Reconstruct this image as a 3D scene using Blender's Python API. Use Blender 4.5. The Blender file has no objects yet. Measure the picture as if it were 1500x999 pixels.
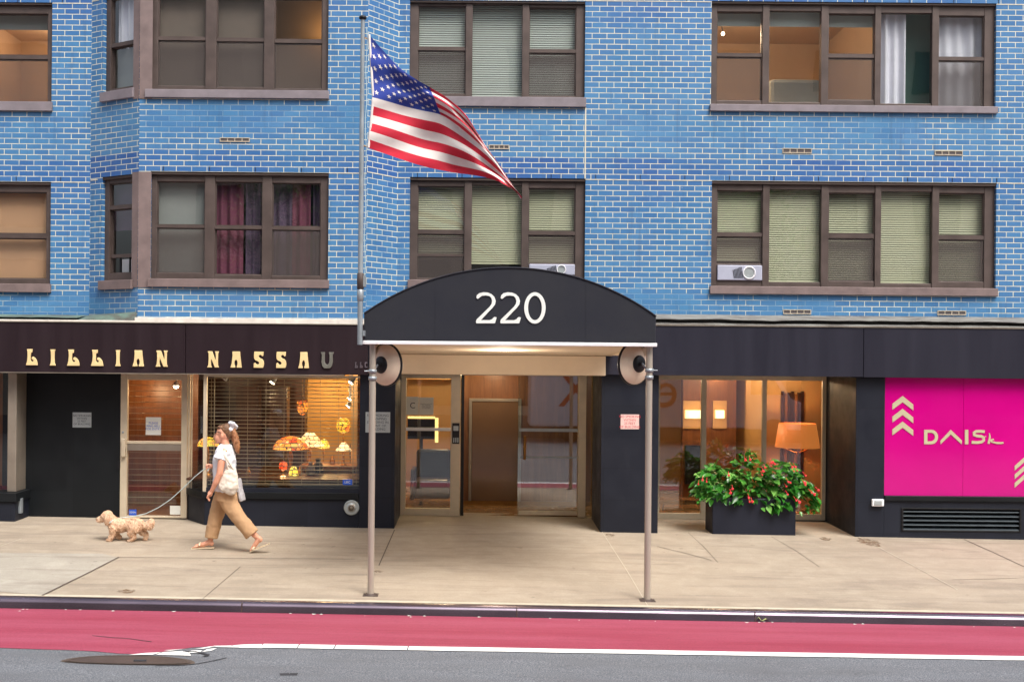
import bpy, bmesh, math, random
from mathutils import Vector, Matrix, noise
random.seed(7)
S = bpy.context.scene
COL = S.collection
PI = math.pi

# ------------------------------------------------------------------ image pixels to world
# Distances: camera 17 m in front of the shop-front plane (Y=0), eye 2.56 m up.
ROLL, GRADE, CROSS, FOC, DIST, EYE = .009, .009, .043, 1700.0, 17.0, 2.56
def P(px, py, Y):
    """image pixel, back-projected through the camera -> world X, Z on the plane at depth Y"""
    dx, dy = px - 700, py - 520
    s = FOC / (DIST + Y)
    return (dx + ROLL * dy) / s, EYE - (dy - ROLL * dx) / s
def gz(X, Y):
    if Y > 0: return -GRADE * X + .012 * Y
    if Y > -4.2205: return -GRADE * X + CROSS * Y
    if Y > -10.5: return -GRADE * X - .292 + .02 * (-4.35 - Y)
    return -GRADE * X - .292 + .02 * 6.15 - .02 * (-10.5 - Y)
def G(px, py):
    """image pixel of a point on the ground -> X, Y, Z"""
    a, b = -8.0, 3.0
    for _ in range(50):
        m = (a + b) / 2
        X, z = P(px, py, m)
        if z > gz(X, m): a = m
        else: b = m
    X, z = P(px, py, a)
    return X, a, gz(X, a)

# ------------------------------------------------------------------ mesh kit
class MB:
    def __init__(s): s.v, s.f, s.m, s.uv, s.sm = [], [], [], [], []
    def face(s, pts, m=0, uv=None, smooth=False):
        b = len(s.v); s.v += [tuple(p) for p in pts]
        s.f.append(tuple(range(b, b + len(pts)))); s.m.append(m); s.uv.append(uv); s.sm.append(smooth)
    def idx(s, verts, faces, m=0, smooth=False):
        b = len(s.v); s.v += [tuple(p) for p in verts]
        for f in faces:
            s.f.append(tuple(b + i for i in f)); s.m.append(m); s.uv.append(None); s.sm.append(smooth)
    def box(s, x0, x1, y0, y1, z0, z1, m=0, pl=None):
        if x0 > x1: x0, x1 = x1, x0
        if y0 > y1: y0, y1 = y1, y0
        if z0 > z1: z0, z1 = z1, z0
        c = [(x0,y0,z0),(x1,y0,z0),(x1,y1,z0),(x0,y1,z0),(x0,y0,z1),(x1,y0,z1),(x1,y1,z1),(x0,y1,z1)]
        f = [(0,3,2,1),(4,5,6,7),(0,1,5,4),(1,2,6,5),(2,3,7,6),(3,0,4,7)]
        if pl:
            # (u, o, z) with o measured outward: u x o x z is left handed -> flip
            c = [pl.pt(*p) for p in c]; f = [tuple(reversed(q)) for q in f]
        s.idx(c, f, m)
    def prism(s, poly, fn, d0, d1, m=0):
        """poly 2d (counter-clockwise seen from the front); fn(a,b,d) -> world; d1 is the front"""
        n = len(poly)
        A = [fn(a, b, d1) for a, b in poly]; B = [fn(a, b, d0) for a, b in poly]
        s.idx(A + B, [tuple(range(n)), tuple(reversed(range(n, 2*n)))] + [(n+i, n+(i+1) % n, (i+1) % n, i) for i in range(n)], m)
    def ring(s, out, inn, fn, d0, d1, m=0):
        n = len(out)
        v = [fn(a,b,d1) for a,b in out] + [fn(a,b,d1) for a,b in inn] + [fn(a,b,d0) for a,b in out] + [fn(a,b,d0) for a,b in inn]
        f = []
        for i in range(n):
            j = (i+1) % n
            f += [(i,j,n+j,n+i), (2*n+i,2*n+j,j,i), (n+i,n+j,3*n+j,3*n+i), (3*n+i,3*n+j,2*n+j,2*n+i)]
        s.idx(v, f, m)
    def tube(s, pts, r, n=10, m=0, caps=True, smooth=True, ry=None):
        pts = [Vector(p) for p in pts]; k = len(pts)
        rs = r if isinstance(r, (list, tuple)) else [r]*k
        up = None; rings = []
        for i, p in enumerate(pts):
            t = (pts[min(i+1,k-1)] - pts[max(i-1,0)]).normalized()
            if up is None:
                up = Vector((0,0,1)) if abs(t.z) < .9 else Vector((1,0,0))
            a = (up - t*up.dot(t)).normalized(); b = t.cross(a); up = a
            rings.append([p + a*rs[i]*math.cos(2*PI*j/n) + b*rs[i]*math.sin(2*PI*j/n) for j in range(n)])
        v = [q for rg in rings for q in rg]
        f = [(i*n+j, i*n+(j+1)%n, (i+1)*n+(j+1)%n, (i+1)*n+j) for i in range(k-1) for j in range(n)]
        s.idx(v, f, m, smooth)
        if caps:
            s.idx(rings[0], [tuple(reversed(range(n)))], m); s.idx(rings[-1], [tuple(range(n))], m)
    def lathe(s, prof, c, n=24, m=0, ax=Vector((0,0,1)), smooth=True):
        """prof: (radius, height along ax)"""
        ax = Vector(ax).normalized(); a = ax.orthogonal().normalized(); b = ax.cross(a); c = Vector(c)
        v = [c + ax*h + (a*math.cos(2*PI*j/n) + b*math.sin(2*PI*j/n))*r for r, h in prof for j in range(n)]
        f = [(i*n+j, i*n+(j+1)%n, (i+1)*n+(j+1)%n, (i+1)*n+j) for i in range(len(prof)-1) for j in range(n)]
        s.idx(v, f, m, smooth)
    def ball(s, c, r, n=12, k=8, m=0, rot=None):
        r = r if isinstance(r, (tuple, list)) else (r,r,r); c = Vector(c); v = []; f = []
        for i in range(k+1):
            th = PI*i/k
            for j in range(n):
                q = Vector((r[0]*math.sin(th)*math.cos(2*PI*j/n), r[1]*math.sin(th)*math.sin(2*PI*j/n), r[2]*math.cos(th)))
                if rot: q = rot @ q
                v.append(c + q)
        for i in range(k):
            for j in range(n): f.append((i*n+j, (i+1)*n+j, (i+1)*n+(j+1)%n, i*n+(j+1)%n))
        s.idx(v, f, m, True)
    def loft(s, secs, n=16, m=0):
        """secs: (centre, radius in the walking plane, radius across): closed, flat ends"""
        k = len(secs); cs = [Vector(q[0]) for q in secs]; rings = []
        Y = Vector((0,1,0))
        for i, (c, ra, rb) in enumerate(secs):
            t = (cs[min(i+1,k-1)] - cs[max(i-1,0)]).normalized()
            b = (Y - t*Y.dot(t)).normalized(); a = b.cross(t)
            rings.append([cs[i] + a*ra*math.cos(2*PI*j/n) + b*rb*math.sin(2*PI*j/n) for j in range(n)])
        v = [q for rg in rings for q in rg]
        f = [(i*n+j, i*n+(j+1)%n, (i+1)*n+(j+1)%n, (i+1)*n+j) for i in range(k-1) for j in range(n)]
        f += [tuple(reversed(range(n))), tuple(range((k-1)*n, k*n))]
        s.idx(v, f, m, True)
    def limb(s, pts, rs, n=14, m=0):
        """tapered limb with rounded ends (spheres at the joints)"""
        s.loft([(p, r, r) for p, r in zip(pts, rs)], n, m)
        for p, r in zip(pts, rs): s.ball(p, r, n, 8, m)
    def mesh(s, name, mats):
        me = bpy.data.meshes.new(name); me.from_pydata(s.v, [], s.f)
        for mt in (mats if isinstance(mats, (list, tuple)) else [mats]): me.materials.append(mt)
        me.polygons.foreach_set('material_index', s.m)
        me.polygons.foreach_set('use_smooth', s.sm)
        if any(u is not None for u in s.uv):
            uvl = me.uv_layers.new(name='UVMap')
            for p in me.polygons:
                u = s.uv[p.index]
                if u:
                    for k, li in enumerate(p.loop_indices): uvl.data[li].uv = u[k]
        me.update(); return me
    def build(s, name, mats, parent=None, bevel=0, weld=False, fix=False):
        me = s.mesh(name, mats)
        if weld or fix:
            b = bmesh.new(); b.from_mesh(me)
            if weld: bmesh.ops.remove_doubles(b, verts=b.verts, dist=1e-5)
            bmesh.ops.recalc_face_normals(b, faces=b.faces); b.to_mesh(me); b.free()
        return link(name, me, parent, bevel)
def link(name, me, parent=None, bevel=0):
    o = bpy.data.objects.new(name, me); COL.objects.link(o)
    if parent is not None: adopt(o, parent)
    if bevel:
        b = o.modifiers.new('edge', 'BEVEL'); b.width = bevel; b.segments = 2; b.limit_method = 'ANGLE'; b.angle_limit = math.radians(40)
    return o
def adopt(o, parent):
    o.parent = parent
    o.matrix_parent_inverse = WORLD.get(parent.name, Matrix.Identity(4)).inverted()
WORLD = {}
def thing(name, label, cat, loc=(0,0,0), group=None):
    o = bpy.data.objects.new(name, None); COL.objects.link(o); o.location = loc; o.empty_display_size = .1
    WORLD[o.name] = Matrix.Translation(loc)
    return tag(o, label, cat, group)
def tag(o, label, cat, group=None):
    o['label'] = label; o['category'] = cat
    if group: o['group'] = group
    return o
def struct(o): o['kind'] = 'structure'; return o
def remeshed(mb, name, mats, voxel, parent=None, smooth=6, fac=.5, rough=None):
    me = mb.mesh(name, mats); t = bpy.data.objects.new('tmp', me); COL.objects.link(t)
    r = t.modifiers.new('r', 'REMESH'); r.mode = 'VOXEL'; r.voxel_size = voxel; r.use_smooth_shade = True
    if smooth:
        q = t.modifiers.new('s', 'SMOOTH'); q.iterations = smooth; q.factor = fac
    bpy.context.view_layer.update()
    dg = bpy.context.evaluated_depsgraph_get()
    m2 = bpy.data.meshes.new_from_object(t.evaluated_get(dg)); bpy.data.objects.remove(t)
    m2.name = name
    if rough:
        amp, sc = rough
        ns = [Vector(v.normal) for v in m2.vertices]
        for v, nn in zip(m2.vertices, ns):
            v.co += nn * (amp*noise.noise(v.co*sc) + .5*amp*noise.noise(v.co*sc*2.3))
    m2.polygons.foreach_set('use_smooth', [True]*len(m2.polygons))
    m2.update()
    return link(name, m2, parent)
def text_mb(txt, size, fn, m=0, mb=None, align='CENTER', spacing=1.0, line=1.0):
    """built-in lettering as flat faces; fn(a,b) -> world"""
    mb = mb or MB()
    c = bpy.data.curves.new('t', 'FONT'); c.body = txt; c.size = size; c.align_x = align; c.align_y = 'CENTER'
    c.space_character = spacing; c.space_line = line; c.resolution_u = 3
    o = bpy.data.objects.new('t', c); COL.objects.link(o); bpy.context.view_layer.update()
    me = bpy.data.meshes.new_from_object(o.evaluated_get(bpy.context.evaluated_depsgraph_get()))
    mb.idx([fn(v.co.x, v.co.y) for v in me.vertices], [tuple(p.vertices) for p in me.polygons], m)
    bpy.data.objects.remove(o); bpy.data.meshes.remove(me); bpy.data.curves.remove(c)
    return mb
class Plane:
    """a wall face: u along it, o outward, z up"""
    def __init__(s, p0, d):
        s.p = Vector((p0[0], p0[1])); s.d = Vector(d).normalized(); s.n = Vector((s.d.y, -s.d.x))
    def pt(s, u, o, z):
        q = s.p + s.d*u + s.n*o; return (q.x, q.y, z)

# ------------------------------------------------------------------ materials
def srgb(r, g, b):
    f = lambda c: (c/255/12.92) if c/255 <= .04045 else ((c/255+.055)/1.055)**2.4
    return (f(r), f(g), f(b), 1)
def new_mat(name):
    m = bpy.data.materials.new(name); m.use_nodes = True
    nt = m.node_tree; nt.nodes.clear()
    o = nt.nodes.new('ShaderNodeOutputMaterial'); b = nt.nodes.new('ShaderNodeBsdfPrincipled')
    nt.links.new(b.outputs[0], o.inputs[0]); return m, nt, b, o
def N(nt, t, **k):
    n = nt.nodes.new('ShaderNode'+t)
    for a, v in k.items():
        if a in n.inputs and not hasattr(n, a): n.inputs[a].default_value = v
        else: setattr(n, a, v)
    return n
def mixc(nt, fac, a, b, mode='MIX'):
    n = nt.nodes.new('ShaderNodeMix'); n.data_type = 'RGBA'; n.blend_type = mode
    for i, v in ((0, fac), (6, a), (7, b)):
        if hasattr(v, 'type') and hasattr(v, 'is_linked'): nt.links.new(v, n.inputs[i])
        else: n.inputs[i].default_value = v
    return n.outputs[2]
def ramp(nt, src, stops):
    r = nt.nodes.new('ShaderNodeValToRGB'); nt.links.new(src, r.inputs[0])
    e = r.color_ramp.elements
    while len(e) < len(stops): e.new(.5)
    for q, (p, c) in zip(e, stops):
        q.position = p; q.color = c if isinstance(c, tuple) else (c, c, c, 1)
    return r.outputs[0]
def obj_coord(nt, scale=(1,1,1)):
    tc = N(nt, 'TexCoord'); mp = N(nt, 'Mapping'); mp.inputs['Scale'].default_value = scale
    nt.links.new(tc.outputs['Object'], mp.inputs[0]); return mp.outputs[0]
def noise_n(nt, vec, scale, detail=4, rough=.55, dist=0):
    n = N(nt, 'TexNoise'); n.inputs['Scale'].default_value = scale; n.inputs['Detail'].default_value = detail
    n.inputs['Roughness'].default_value = rough; n.inputs['Distortion'].default_value = dist
    nt.links.new(vec, n.inputs['Vector']); return n.outputs[0]
def bump(nt, b, h, strength=.3, dist=.01):
    k = N(nt, 'Bump'); k.inputs['Strength'].default_value = strength; k.inputs['Distance'].default_value = dist
    nt.links.new(h, k.inputs['Height']); nt.links.new(k.outputs[0], b.inputs['Normal'])
def pm(name, col, rough=.5, metal=0, var=.12, sc=3.0, bmp=0, bsc=60, aniso=(1,1,1), spec=None, emis=None, es=0, col2=None, coat=0):
    m, nt, b, o = new_mat(name)
    v = obj_coord(nt, aniso)
    if var or col2:
        n = noise_n(nt, v, sc, 5, .6)
        dk = tuple(c*(1-var) for c in col[:3]) + (1,); lt = col2 or tuple(min(1, c*(1+var)) for c in col[:3]) + (1,)
        nt.links.new(ramp(nt, n, [(.3, dk), (.7, lt)]), b.inputs['Base Color'])
        rr = N(nt, 'MapRange'); rr.inputs[1].default_value = .3; rr.inputs[2].default_value = .7
        rr.inputs[3].default_value = max(.02, rough*.85); rr.inputs[4].default_value = min(1, rough*1.15)
        nt.links.new(n, rr.inputs[0]); nt.links.new(rr.outputs[0], b.inputs['Roughness'])
    else:
        b.inputs['Base Color'].default_value = col; b.inputs['Roughness'].default_value = rough
    b.inputs['Metallic'].default_value = metal
    if spec is not None: b.inputs['Specular IOR Level'].default_value = spec
    if coat: b.inputs['Coat Weight'].default_value = coat
    if bmp: bump(nt, b, noise_n(nt, v, bsc, 4, .6), bmp, .004)
    if emis:
        b.inputs['Emission Color'].default_value = emis; b.inputs['Emission Strength'].default_value = es
    return m
M = {}
def brick_mat():
    m, nt, b, o = new_mat('blue_painted_brick')
    uv = N(nt, 'UVMap'); uv.uv_map = 'UVMap'
    br = N(nt, 'TexBrick'); br.offset = .5; br.offset_frequency = 2; br.squash = 1
    nt.links.new(uv.outputs[0], br.inputs['Vector'])
    br.inputs['Scale'].default_value = 1; br.inputs['Mortar Size'].default_value = .0060; br.inputs['Mortar Smooth'].default_value = .12
    br.inputs['Bias'].default_value = -.1; br.inputs['Brick Width'].default_value = .2240; br.inputs['Row Height'].default_value = .0816
    br.inputs['Color1'].default_value = (0,0,0,1); br.inputs['Color2'].default_value = (1,1,1,1); br.inputs['Mortar'].default_value = (.5,.5,.5,1)
    sep = N(nt, 'SeparateXYZ'); nt.links.new(uv.outputs[0], sep.inputs[0])
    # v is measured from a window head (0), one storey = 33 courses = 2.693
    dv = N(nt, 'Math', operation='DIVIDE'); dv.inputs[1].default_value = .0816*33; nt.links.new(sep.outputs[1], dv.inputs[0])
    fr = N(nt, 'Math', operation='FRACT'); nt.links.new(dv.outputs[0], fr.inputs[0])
    big = noise_n(nt, uv.outputs[0], .9, 4, .6)
    ad = N(nt, 'MapRange'); ad.inputs[1].default_value=.3; ad.inputs[2].default_value=.7; ad.inputs[3].default_value=-.06; ad.inputs[4].default_value=.06; nt.links.new(big, ad.inputs[0])
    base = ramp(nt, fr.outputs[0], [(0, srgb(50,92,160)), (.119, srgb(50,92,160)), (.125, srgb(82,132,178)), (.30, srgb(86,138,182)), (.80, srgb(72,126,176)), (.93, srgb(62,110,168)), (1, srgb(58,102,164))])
    big2 = noise_n(nt, uv.outputs[0], .42, 3, .55, .4); base = mixc(nt, ramp(nt, big2, [(.40, 0.), (.62, .55)]), base, srgb(66,116,166))
    dark = mixc(nt, .34, base, srgb(44,88,150)); lite = mixc(nt, .28, base, srgb(90,148,192))
    tint = mixc(nt, br.outputs['Color'], dark, lite)
    tint = mixc(nt, ramp(nt, big, [(.4, 0.), (.75, .45)]), tint, srgb(62,126,168))
    fine = noise_n(nt, uv.outputs[0], 45, 4, .7)
    tint = mixc(nt, .35, tint, mixc(nt, fine, (.55,.55,.55,1), (1.35,1.35,1.35,1)), 'MULTIPLY')
    # pale joints, painted over in patches
    mp = noise_n(nt, uv.outputs[0], 2.3, 5, .65)
    jc = mixc(nt, noise_n(nt, uv.outputs[0], 14, 3, .6), srgb(190,192,176), srgb(238,234,212))
    jc = mixc(nt, ramp(nt, mp, [(.48, 0.), (.70, .8)]), jc, mixc(nt, .4, tint, srgb(140,180,200)))
    # joints painted over below the sills
    band = ramp(nt, fr.outputs[0], [(.17, 0.), (.24, .8), (.365, .9), (.375, 0.)]); bn = N(nt, 'Math', operation='MULTIPLY'); nt.links.new(band, bn.inputs[0])
    nt.links.new(ramp(nt, noise_n(nt, uv.outputs[0], .55, 3, .6), [(.44, 0.), (.56, 1.)]), bn.inputs[1])
    jc = mixc(nt, bn.outputs[0], jc, mixc(nt, .3, tint, srgb(120,160,186)))
    col = mixc(nt, br.outputs['Fac'], tint, jc)
    # narrow drips and chips
    mpv = N(nt, 'Mapping'); mpv.inputs['Scale'].default_value = (9, .7, 1); nt.links.new(uv.outputs[0], mpv.inputs[0])
    dr = noise_n(nt, mpv.outputs[0], 1.0, 6, .7)
    col = mixc(nt, ramp(nt, dr, [(.55, 0.), (.76, .42)]), col, srgb(58,78,106))
    chip = noise_n(nt, uv.outputs[0], 22, 2, .5)
    col = mixc(nt, ramp(nt, chip, [(.76, 0.), (.79, .8)]), col, srgb(190,195,190))
    nt.links.new(col, b.inputs['Base Color'])
    nt.links.new(ramp(nt, noise_n(nt, uv.outputs[0], 3.0, 5, .65), [(.3, .28), (.7, .55)]), b.inputs['Roughness'])
    inv = N(nt, 'Math', operation='SUBTRACT'); inv.inputs[0].default_value = 1; nt.links.new(br.outputs['Fac'], inv.inputs[1])
    hh = N(nt, 'Math', operation='MULTIPLY_ADD'); nt.links.new(fine, hh.inputs[0]); hh.inputs[1].default_value = .25; nt.links.new(inv.outputs[0], hh.inputs[2])
    bump(nt, b, hh.outputs[0], .6, .008)
    return m
def glass_mat(name, tint=(1,1,1,1), ior=1.6, wav=.08):
    m, nt, b, o = new_mat(name); nt.nodes.remove(b)
    t = N(nt, 'BsdfTransparent'); t.inputs[0].default_value = tint
    g = N(nt, 'BsdfGlossy'); g.inputs['Roughness'].default_value = .015; g.inputs[0].default_value = (.95,.97,1,1)
    fr = N(nt, 'Fresnel'); ge = N(nt, 'NewGeometry'); mr = N(nt, 'MapRange'); mr.inputs[3].default_value = ior; mr.inputs[4].default_value = 1/ior
    nt.links.new(ge.outputs['Backfacing'], mr.inputs[0]); nt.links.new(mr.outputs[0], fr.inputs[0])
    mx = N(nt, 'MixShader'); nt.links.new(fr.outputs[0], mx.inputs[0]); nt.links.new(t.outputs[0], mx.inputs[1]); nt.links.new(g.outputs[0], mx.inputs[2])
    nt.links.new(mx.outputs[0], o.inputs[0])
    if wav:
        k = N(nt, 'Bump'); k.inputs['Strength'].default_value = wav; k.inputs['Distance'].default_value = .02
        nt.links.new(noise_n(nt, obj_coord(nt), 1.6, 1, .4), k.inputs['Height'])
        nt.links.new(k.outputs[0], g.inputs['Normal'])
    return m
def screen_mat():
    m, nt, b, o = new_mat('insect_screen'); 
    b.inputs['Base Color'].default_value = srgb(84,76,73); b.inputs['Roughness'].default_value = .7
    t = N(nt, 'BsdfTransparent'); mx = N(nt, 'MixShader'); mx.inputs[0].default_value = .52
    nt.links.new(t.outputs[0], mx.inputs[1]); nt.links.new(b.outputs[0], mx.inputs[2]); nt.links.new(mx.outputs[0], o.inputs[0]); return m
def sidewalk_mat(name, c1, c2, c3):
    m, nt, b, o = new_mat(name); v = obj_coord(nt)
    n1 = noise_n(nt, v, .55, 5, .6, .6); n2 = noise_n(nt, v, 3.2, 6, .65); n3 = noise_n(nt, v, 58, 5, .75)
    col = mixc(nt, ramp(nt, n1, [(.35, 0.), (.66, 1.)]), c1, c2)
    col = mixc(nt, ramp(nt, n2, [(.45, 0.), (.72, .75)]), col, c3)
    vs = obj_coord(nt, (.28, 1.9, 1)); st = noise_n(nt, vs, 1.5, 7, .7, 1.0)
    col = mixc(nt, ramp(nt, st, [(.49, 0.), (.66, .55)]), col, srgb(118,106,96))
    sp = noise_n(nt, v, 7, 2, .5); col = mixc(nt, ramp(nt, sp, [(.73, 0.), (.78, .5)]), col, srgb(92,80,72))
    col = mixc(nt, .5, col, mixc(nt, n3, (.25,.25,.25,1), (1.72,1.72,1.72,1)), 'MULTIPLY')
    nt.links.new(col, b.inputs['Base Color']); b.inputs['Roughness'].default_value = .8
    bump(nt, b, n3, .25, .004); return m
def asphalt_mat():
    m, nt, b, o = new_mat('asphalt'); v = obj_coord(nt)
    n1 = noise_n(nt, v, 84, 4, .8); n2 = noise_n(nt, obj_coord(nt, (.35,1.4,1)), 2.0, 6, .65); n3 = noise_n(nt, v, 38, 4, .7)
    col = ramp(nt, n1, [(.34, srgb(52,55,63)), (.5, srgb(98,102,109)), (.66, srgb(150,153,157))])
    col = mixc(nt, ramp(nt, n2, [(.42, 0.), (.70, .55)]), col, srgb(84,84,88))
    col = mixc(nt, ramp(nt, n3, [(.66, 0.), (.74, .8)]), col, srgb(176,172,164))
    nt.links.new(col, b.inputs['Base Color']); b.inputs['Roughness'].default_value = .85
    bump(nt, b, n1, .6, .008); return m
def red_mat():
    m, nt, b, o = new_mat('red_lane_paint'); v = obj_coord(nt)
    n1 = noise_n(nt, v, 60, 4, .8); n2 = noise_n(nt, obj_coord(nt, (.12,1.5,1)), 1.9, 7, .7); n3 = noise_n(nt, obj_coord(nt, (.5,3,1)), 9, 5, .7)
    col = mixc(nt, ramp(nt, n2, [(.35, 0.), (.68, 1.)]), srgb(138,46,68), srgb(152,68,90))
    col = mixc(nt, ramp(nt, n3, [(.56, 0.), (.74, .6)]), col, srgb(108,38,54))
    col = mixc(nt, .6, col, mixc(nt, n1, (.1,.1,.1,1), (1.95,1.95,1.95,1)), 'MULTIPLY')
    nt.links.new(col, b.inputs['Base Color']); b.inputs['Roughness'].default_value = .75
    bump(nt, b, n1, .5, .006); return m
def tile_mat(name, c, joint, w, h, rough=.35):
    """dark stone cladding with fine joints; object X/Z"""
    m, nt, b, o = new_mat(name); tc = N(nt, 'TexCoord'); sp = N(nt, 'SeparateXYZ'); nt.links.new(tc.outputs['Object'], sp.inputs[0])
    ad = N(nt, 'Math', operation='ADD'); nt.links.new(sp.outputs[0], ad.inputs[0]); nt.links.new(sp.outputs[1], ad.inputs[1])
    cb = N(nt, 'CombineXYZ'); nt.links.new(ad.outputs[0], cb.inputs[0]); nt.links.new(sp.outputs[2], cb.inputs[1])
    br = N(nt, 'TexBrick'); br.offset = 0; nt.links.new(cb.outputs[0], br.inputs['Vector'])
    br.inputs['Scale'].default_value = 1; br.inputs['Mortar Size'].default_value = .0025; br.inputs['Brick Width'].default_value = w; br.inputs['Row Height'].default_value = h
    br.inputs['Color1'].default_value = tuple(x*.88 for x in c[:3])+(1,); br.inputs['Color2'].default_value = tuple(x*1.12 for x in c[:3])+(1,); br.inputs['Mortar'].default_value = joint
    n = noise_n(nt, tc.outputs['Object'], 3.0, 6, .65)
    col = mixc(nt, .5, br.outputs['Color'], mixc(nt, n, (.5,.5,.5,1), (1.5,1.5,1.5,1)), 'MULTIPLY')
    nt.links.new(col, b.inputs['Base Color'])
    rr = ramp(nt, n, [(.3, rough*.8), (.7, rough*1.3)]); nt.links.new(rr, b.inputs['Roughness'])
    b.inputs['Specular IOR Level'].default_value = .22
    bump(nt, b, noise_n(nt, tc.outputs['Object'], 70, 3, .6), .06, .003); return m
def wood_mat(name, c1, c2, sc=(6,6,.6), rough=.35):
    m, nt, b, o = new_mat(name); v = obj_coord(nt, sc)
    n = noise_n(nt, v, 2.2, 6, .65, .8)
    nt.links.new(ramp(nt, n, [(.3, c1), (.7, c2)]), b.inputs['Base Color']); b.inputs['Roughness'].default_value = rough; return m
def lampglass_mat(name, cols, sc, es):
    m, nt, b, o = new_mat(name); v = obj_coord(nt)
    vo = N(nt, 'TexVoronoi'); vo.inputs['Scale'].default_value = sc; nt.links.new(v, vo.inputs['Vector'])
    ed = N(nt, 'TexVoronoi'); ed.feature = 'DISTANCE_TO_EDGE'; ed.inputs['Scale'].default_value = sc; nt.links.new(v, ed.inputs['Vector'])
    sp = N(nt, 'SeparateColor'); nt.links.new(vo.outputs['Color'], sp.inputs[0])
    k = len(cols); col = ramp(nt, sp.outputs[0], [(i/max(1,k-1), c) for i, c in enumerate(cols)])
    col = mixc(nt, ramp(nt, ed.outputs[0], [(.02, 1.), (.07, 0.)]), col, (.01,.006,.003,1))
    nt.links.new(col, b.inputs['Base Color']); nt.links.new(col, b.inputs['Emission Color']); b.inputs['Emission Strength'].default_value = es
    b.inputs['Roughness'].default_value = .3; return m
def leaf_mat():
    m, nt, b, o = new_mat('begonia_leaf'); g = N(nt, 'NewGeometry')
    col = ramp(nt, g.outputs['Random Per Island'], [(0, srgb(26,78,24)), (.45, srgb(54,124,40)), (.8, srgb(86,150,58)), (1, srgb(136,190,96))])
    nt.links.new(col, b.inputs['Base Color']); b.inputs['Roughness'].default_value = .28
    b.inputs['Subsurface Weight'].default_value = 0
    t = N(nt, 'BsdfTranslucent'); nt.links.new(col, t.inputs[0]); mx = N(nt, 'MixShader'); mx.inputs[0].default_value = .25
    nt.links.new(b.outputs[0], mx.inputs[1]); nt.links.new(t.outputs[0], mx.inputs[2]); nt.links.new(mx.outputs[0], o.inputs[0])
    bump(nt, b, noise_n(nt, obj_coord(nt), 55, 2, .5), .25, .004); return m
def emit_mat(name, c, s):
    m, nt, b, o = new_mat(name); b.inputs['Base Color'].default_value = (.8,.8,.8,1)
    b.inputs['Emission Color'].default_value = c; b.inputs['Emission Strength'].default_value = s; return m
def hair_mat(name, c1, c2, sc):
    m, nt, b, o = new_mat(name); n = noise_n(nt, obj_coord(nt, sc), 60, 3, .7)
    nt.links.new(ramp(nt, n, [(.3, c1), (.7, c2)]), b.inputs['Base Color']); b.inputs['Roughness'].default_value = .55
    bump(nt, b, n, .5, .006); return m

M['brick'] = brick_mat()
M['glass'] = glass_mat('window_glass', (.90,.92,.91,1), 2.0)
M['shopglass'] = glass_mat('shop_glass', (.96,.96,.95,1), 1.75, .015)
M['lobbyglass'] = glass_mat('lobby_glass', (.92,.93,.93,1), 2.3, .015)
M['slideglass'] = glass_mat('sliding_door_glass', (.86,.95,.91,1), 2.8, .015)
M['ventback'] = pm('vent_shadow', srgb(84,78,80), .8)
M['doorglass'] = glass_mat('door_glass', (.88,.95,.92,1), 2.3, .015)
M['screen'] = screen_mat()
M['frame'] = pm('bronze_window_frame', srgb(86,74,70), .5, .25, .2, 4, .05)
M['sill'] = pm('brown_grey_sill', srgb(124,108,106), .6, .1, .18, 5, .1)
M['tar'] = pm('dark_tar', srgb(50,50,55), .9, 0, .3, 12)
M['sill_pale'] = pm('pale_grey_sill', srgb(130,122,128), .6, .1, .15, 5, .1)
M['reveal'] = pm('dark_head', srgb(66,54,50), .7, 0, .2, 5)
M['fascia_brown'] = pm('dark_brown_fascia', srgb(40,29,34), .42, .0, .16, 1.4, .03, 40, (3,1,.25), spec=.3)
M['fascia_navy'] = pm('charcoal_fascia', srgb(37,37,49), .5, 0, .14, 1.4, .04, 60, (3,1,.3), spec=.25)
M['stone'] = tile_mat('black_granite_tile', srgb(32,35,45), srgb(22,24,30), .62, .46, .45)
M['stone_dark'] = tile_mat('dark_granite_tile', srgb(24,27,30), srgb(17,19,21), .62, .46, .4)
M['alu'] = pm('champagne_aluminium', srgb(206,192,168), .4, .25, .1, 3, .03)
M['alu_dark'] = pm('weathered_aluminium', srgb(150,140,128), .42, .5, .15, 3)
M['steel'] = pm('brushed_steel', srgb(178,168,156), .36, .35, .07, 4, .03, 200, (1,1,.05))
M['galv'] = pm('galvanised_pole', srgb(152,160,166), .4, .35, .14, 6)
M['white'] = pm('white_trim_paint', srgb(232,232,236), .5, 0, .05, 4)
M['canopy'] = pm('navy_canvas', srgb(27,29,39), .78, 0, .16, 1.6, .3, 9)
M['soffit'] = pm('cream_canvas', srgb(212,194,168), .8, 0, .06, 2, .06, 150)
M['digit'] = pm('white_digit', srgb(232,234,230), .45, 0, .02, 4)
M['gold'] = pm('gilded_letter', srgb(250,222,164), .36, .2, .06, 9)
M['pewter'] = pm('pewter_letter', srgb(132,132,124), .4, .5, .1, 9)
M['faded'] = pm('faded_letter', srgb(92,84,92), .5, .2, .1, 9)
M['copper'] = pm('weathered_copper', srgb(92,88,82), .75, 0, .35, 5, .5, 24, (1,1,3), col2=srgb(98,126,116))
M['ledge'] = pm('weathered_ledge', srgb(104,96,92), .8, 0, .35, 6, .5, 20, (.5,1,3), col2=srgb(138,140,136))
M['whitewash'] = pm('peeling_white_paint', srgb(222,216,206), .7, 0, .14, 7, .2)
M['mortarline'] = pm('pale_mortar', srgb(214,208,186), .85, 0, .2, 12, .3)
M['sidewalk'] = sidewalk_mat('sidewalk_concrete', srgb(160,147,130), srgb(149,137,121), srgb(170,158,141))
M['pale_slab'] = sidewalk_mat('pale_concrete', srgb(160,154,142), srgb(150,143,132), srgb(172,166,154))
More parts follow.
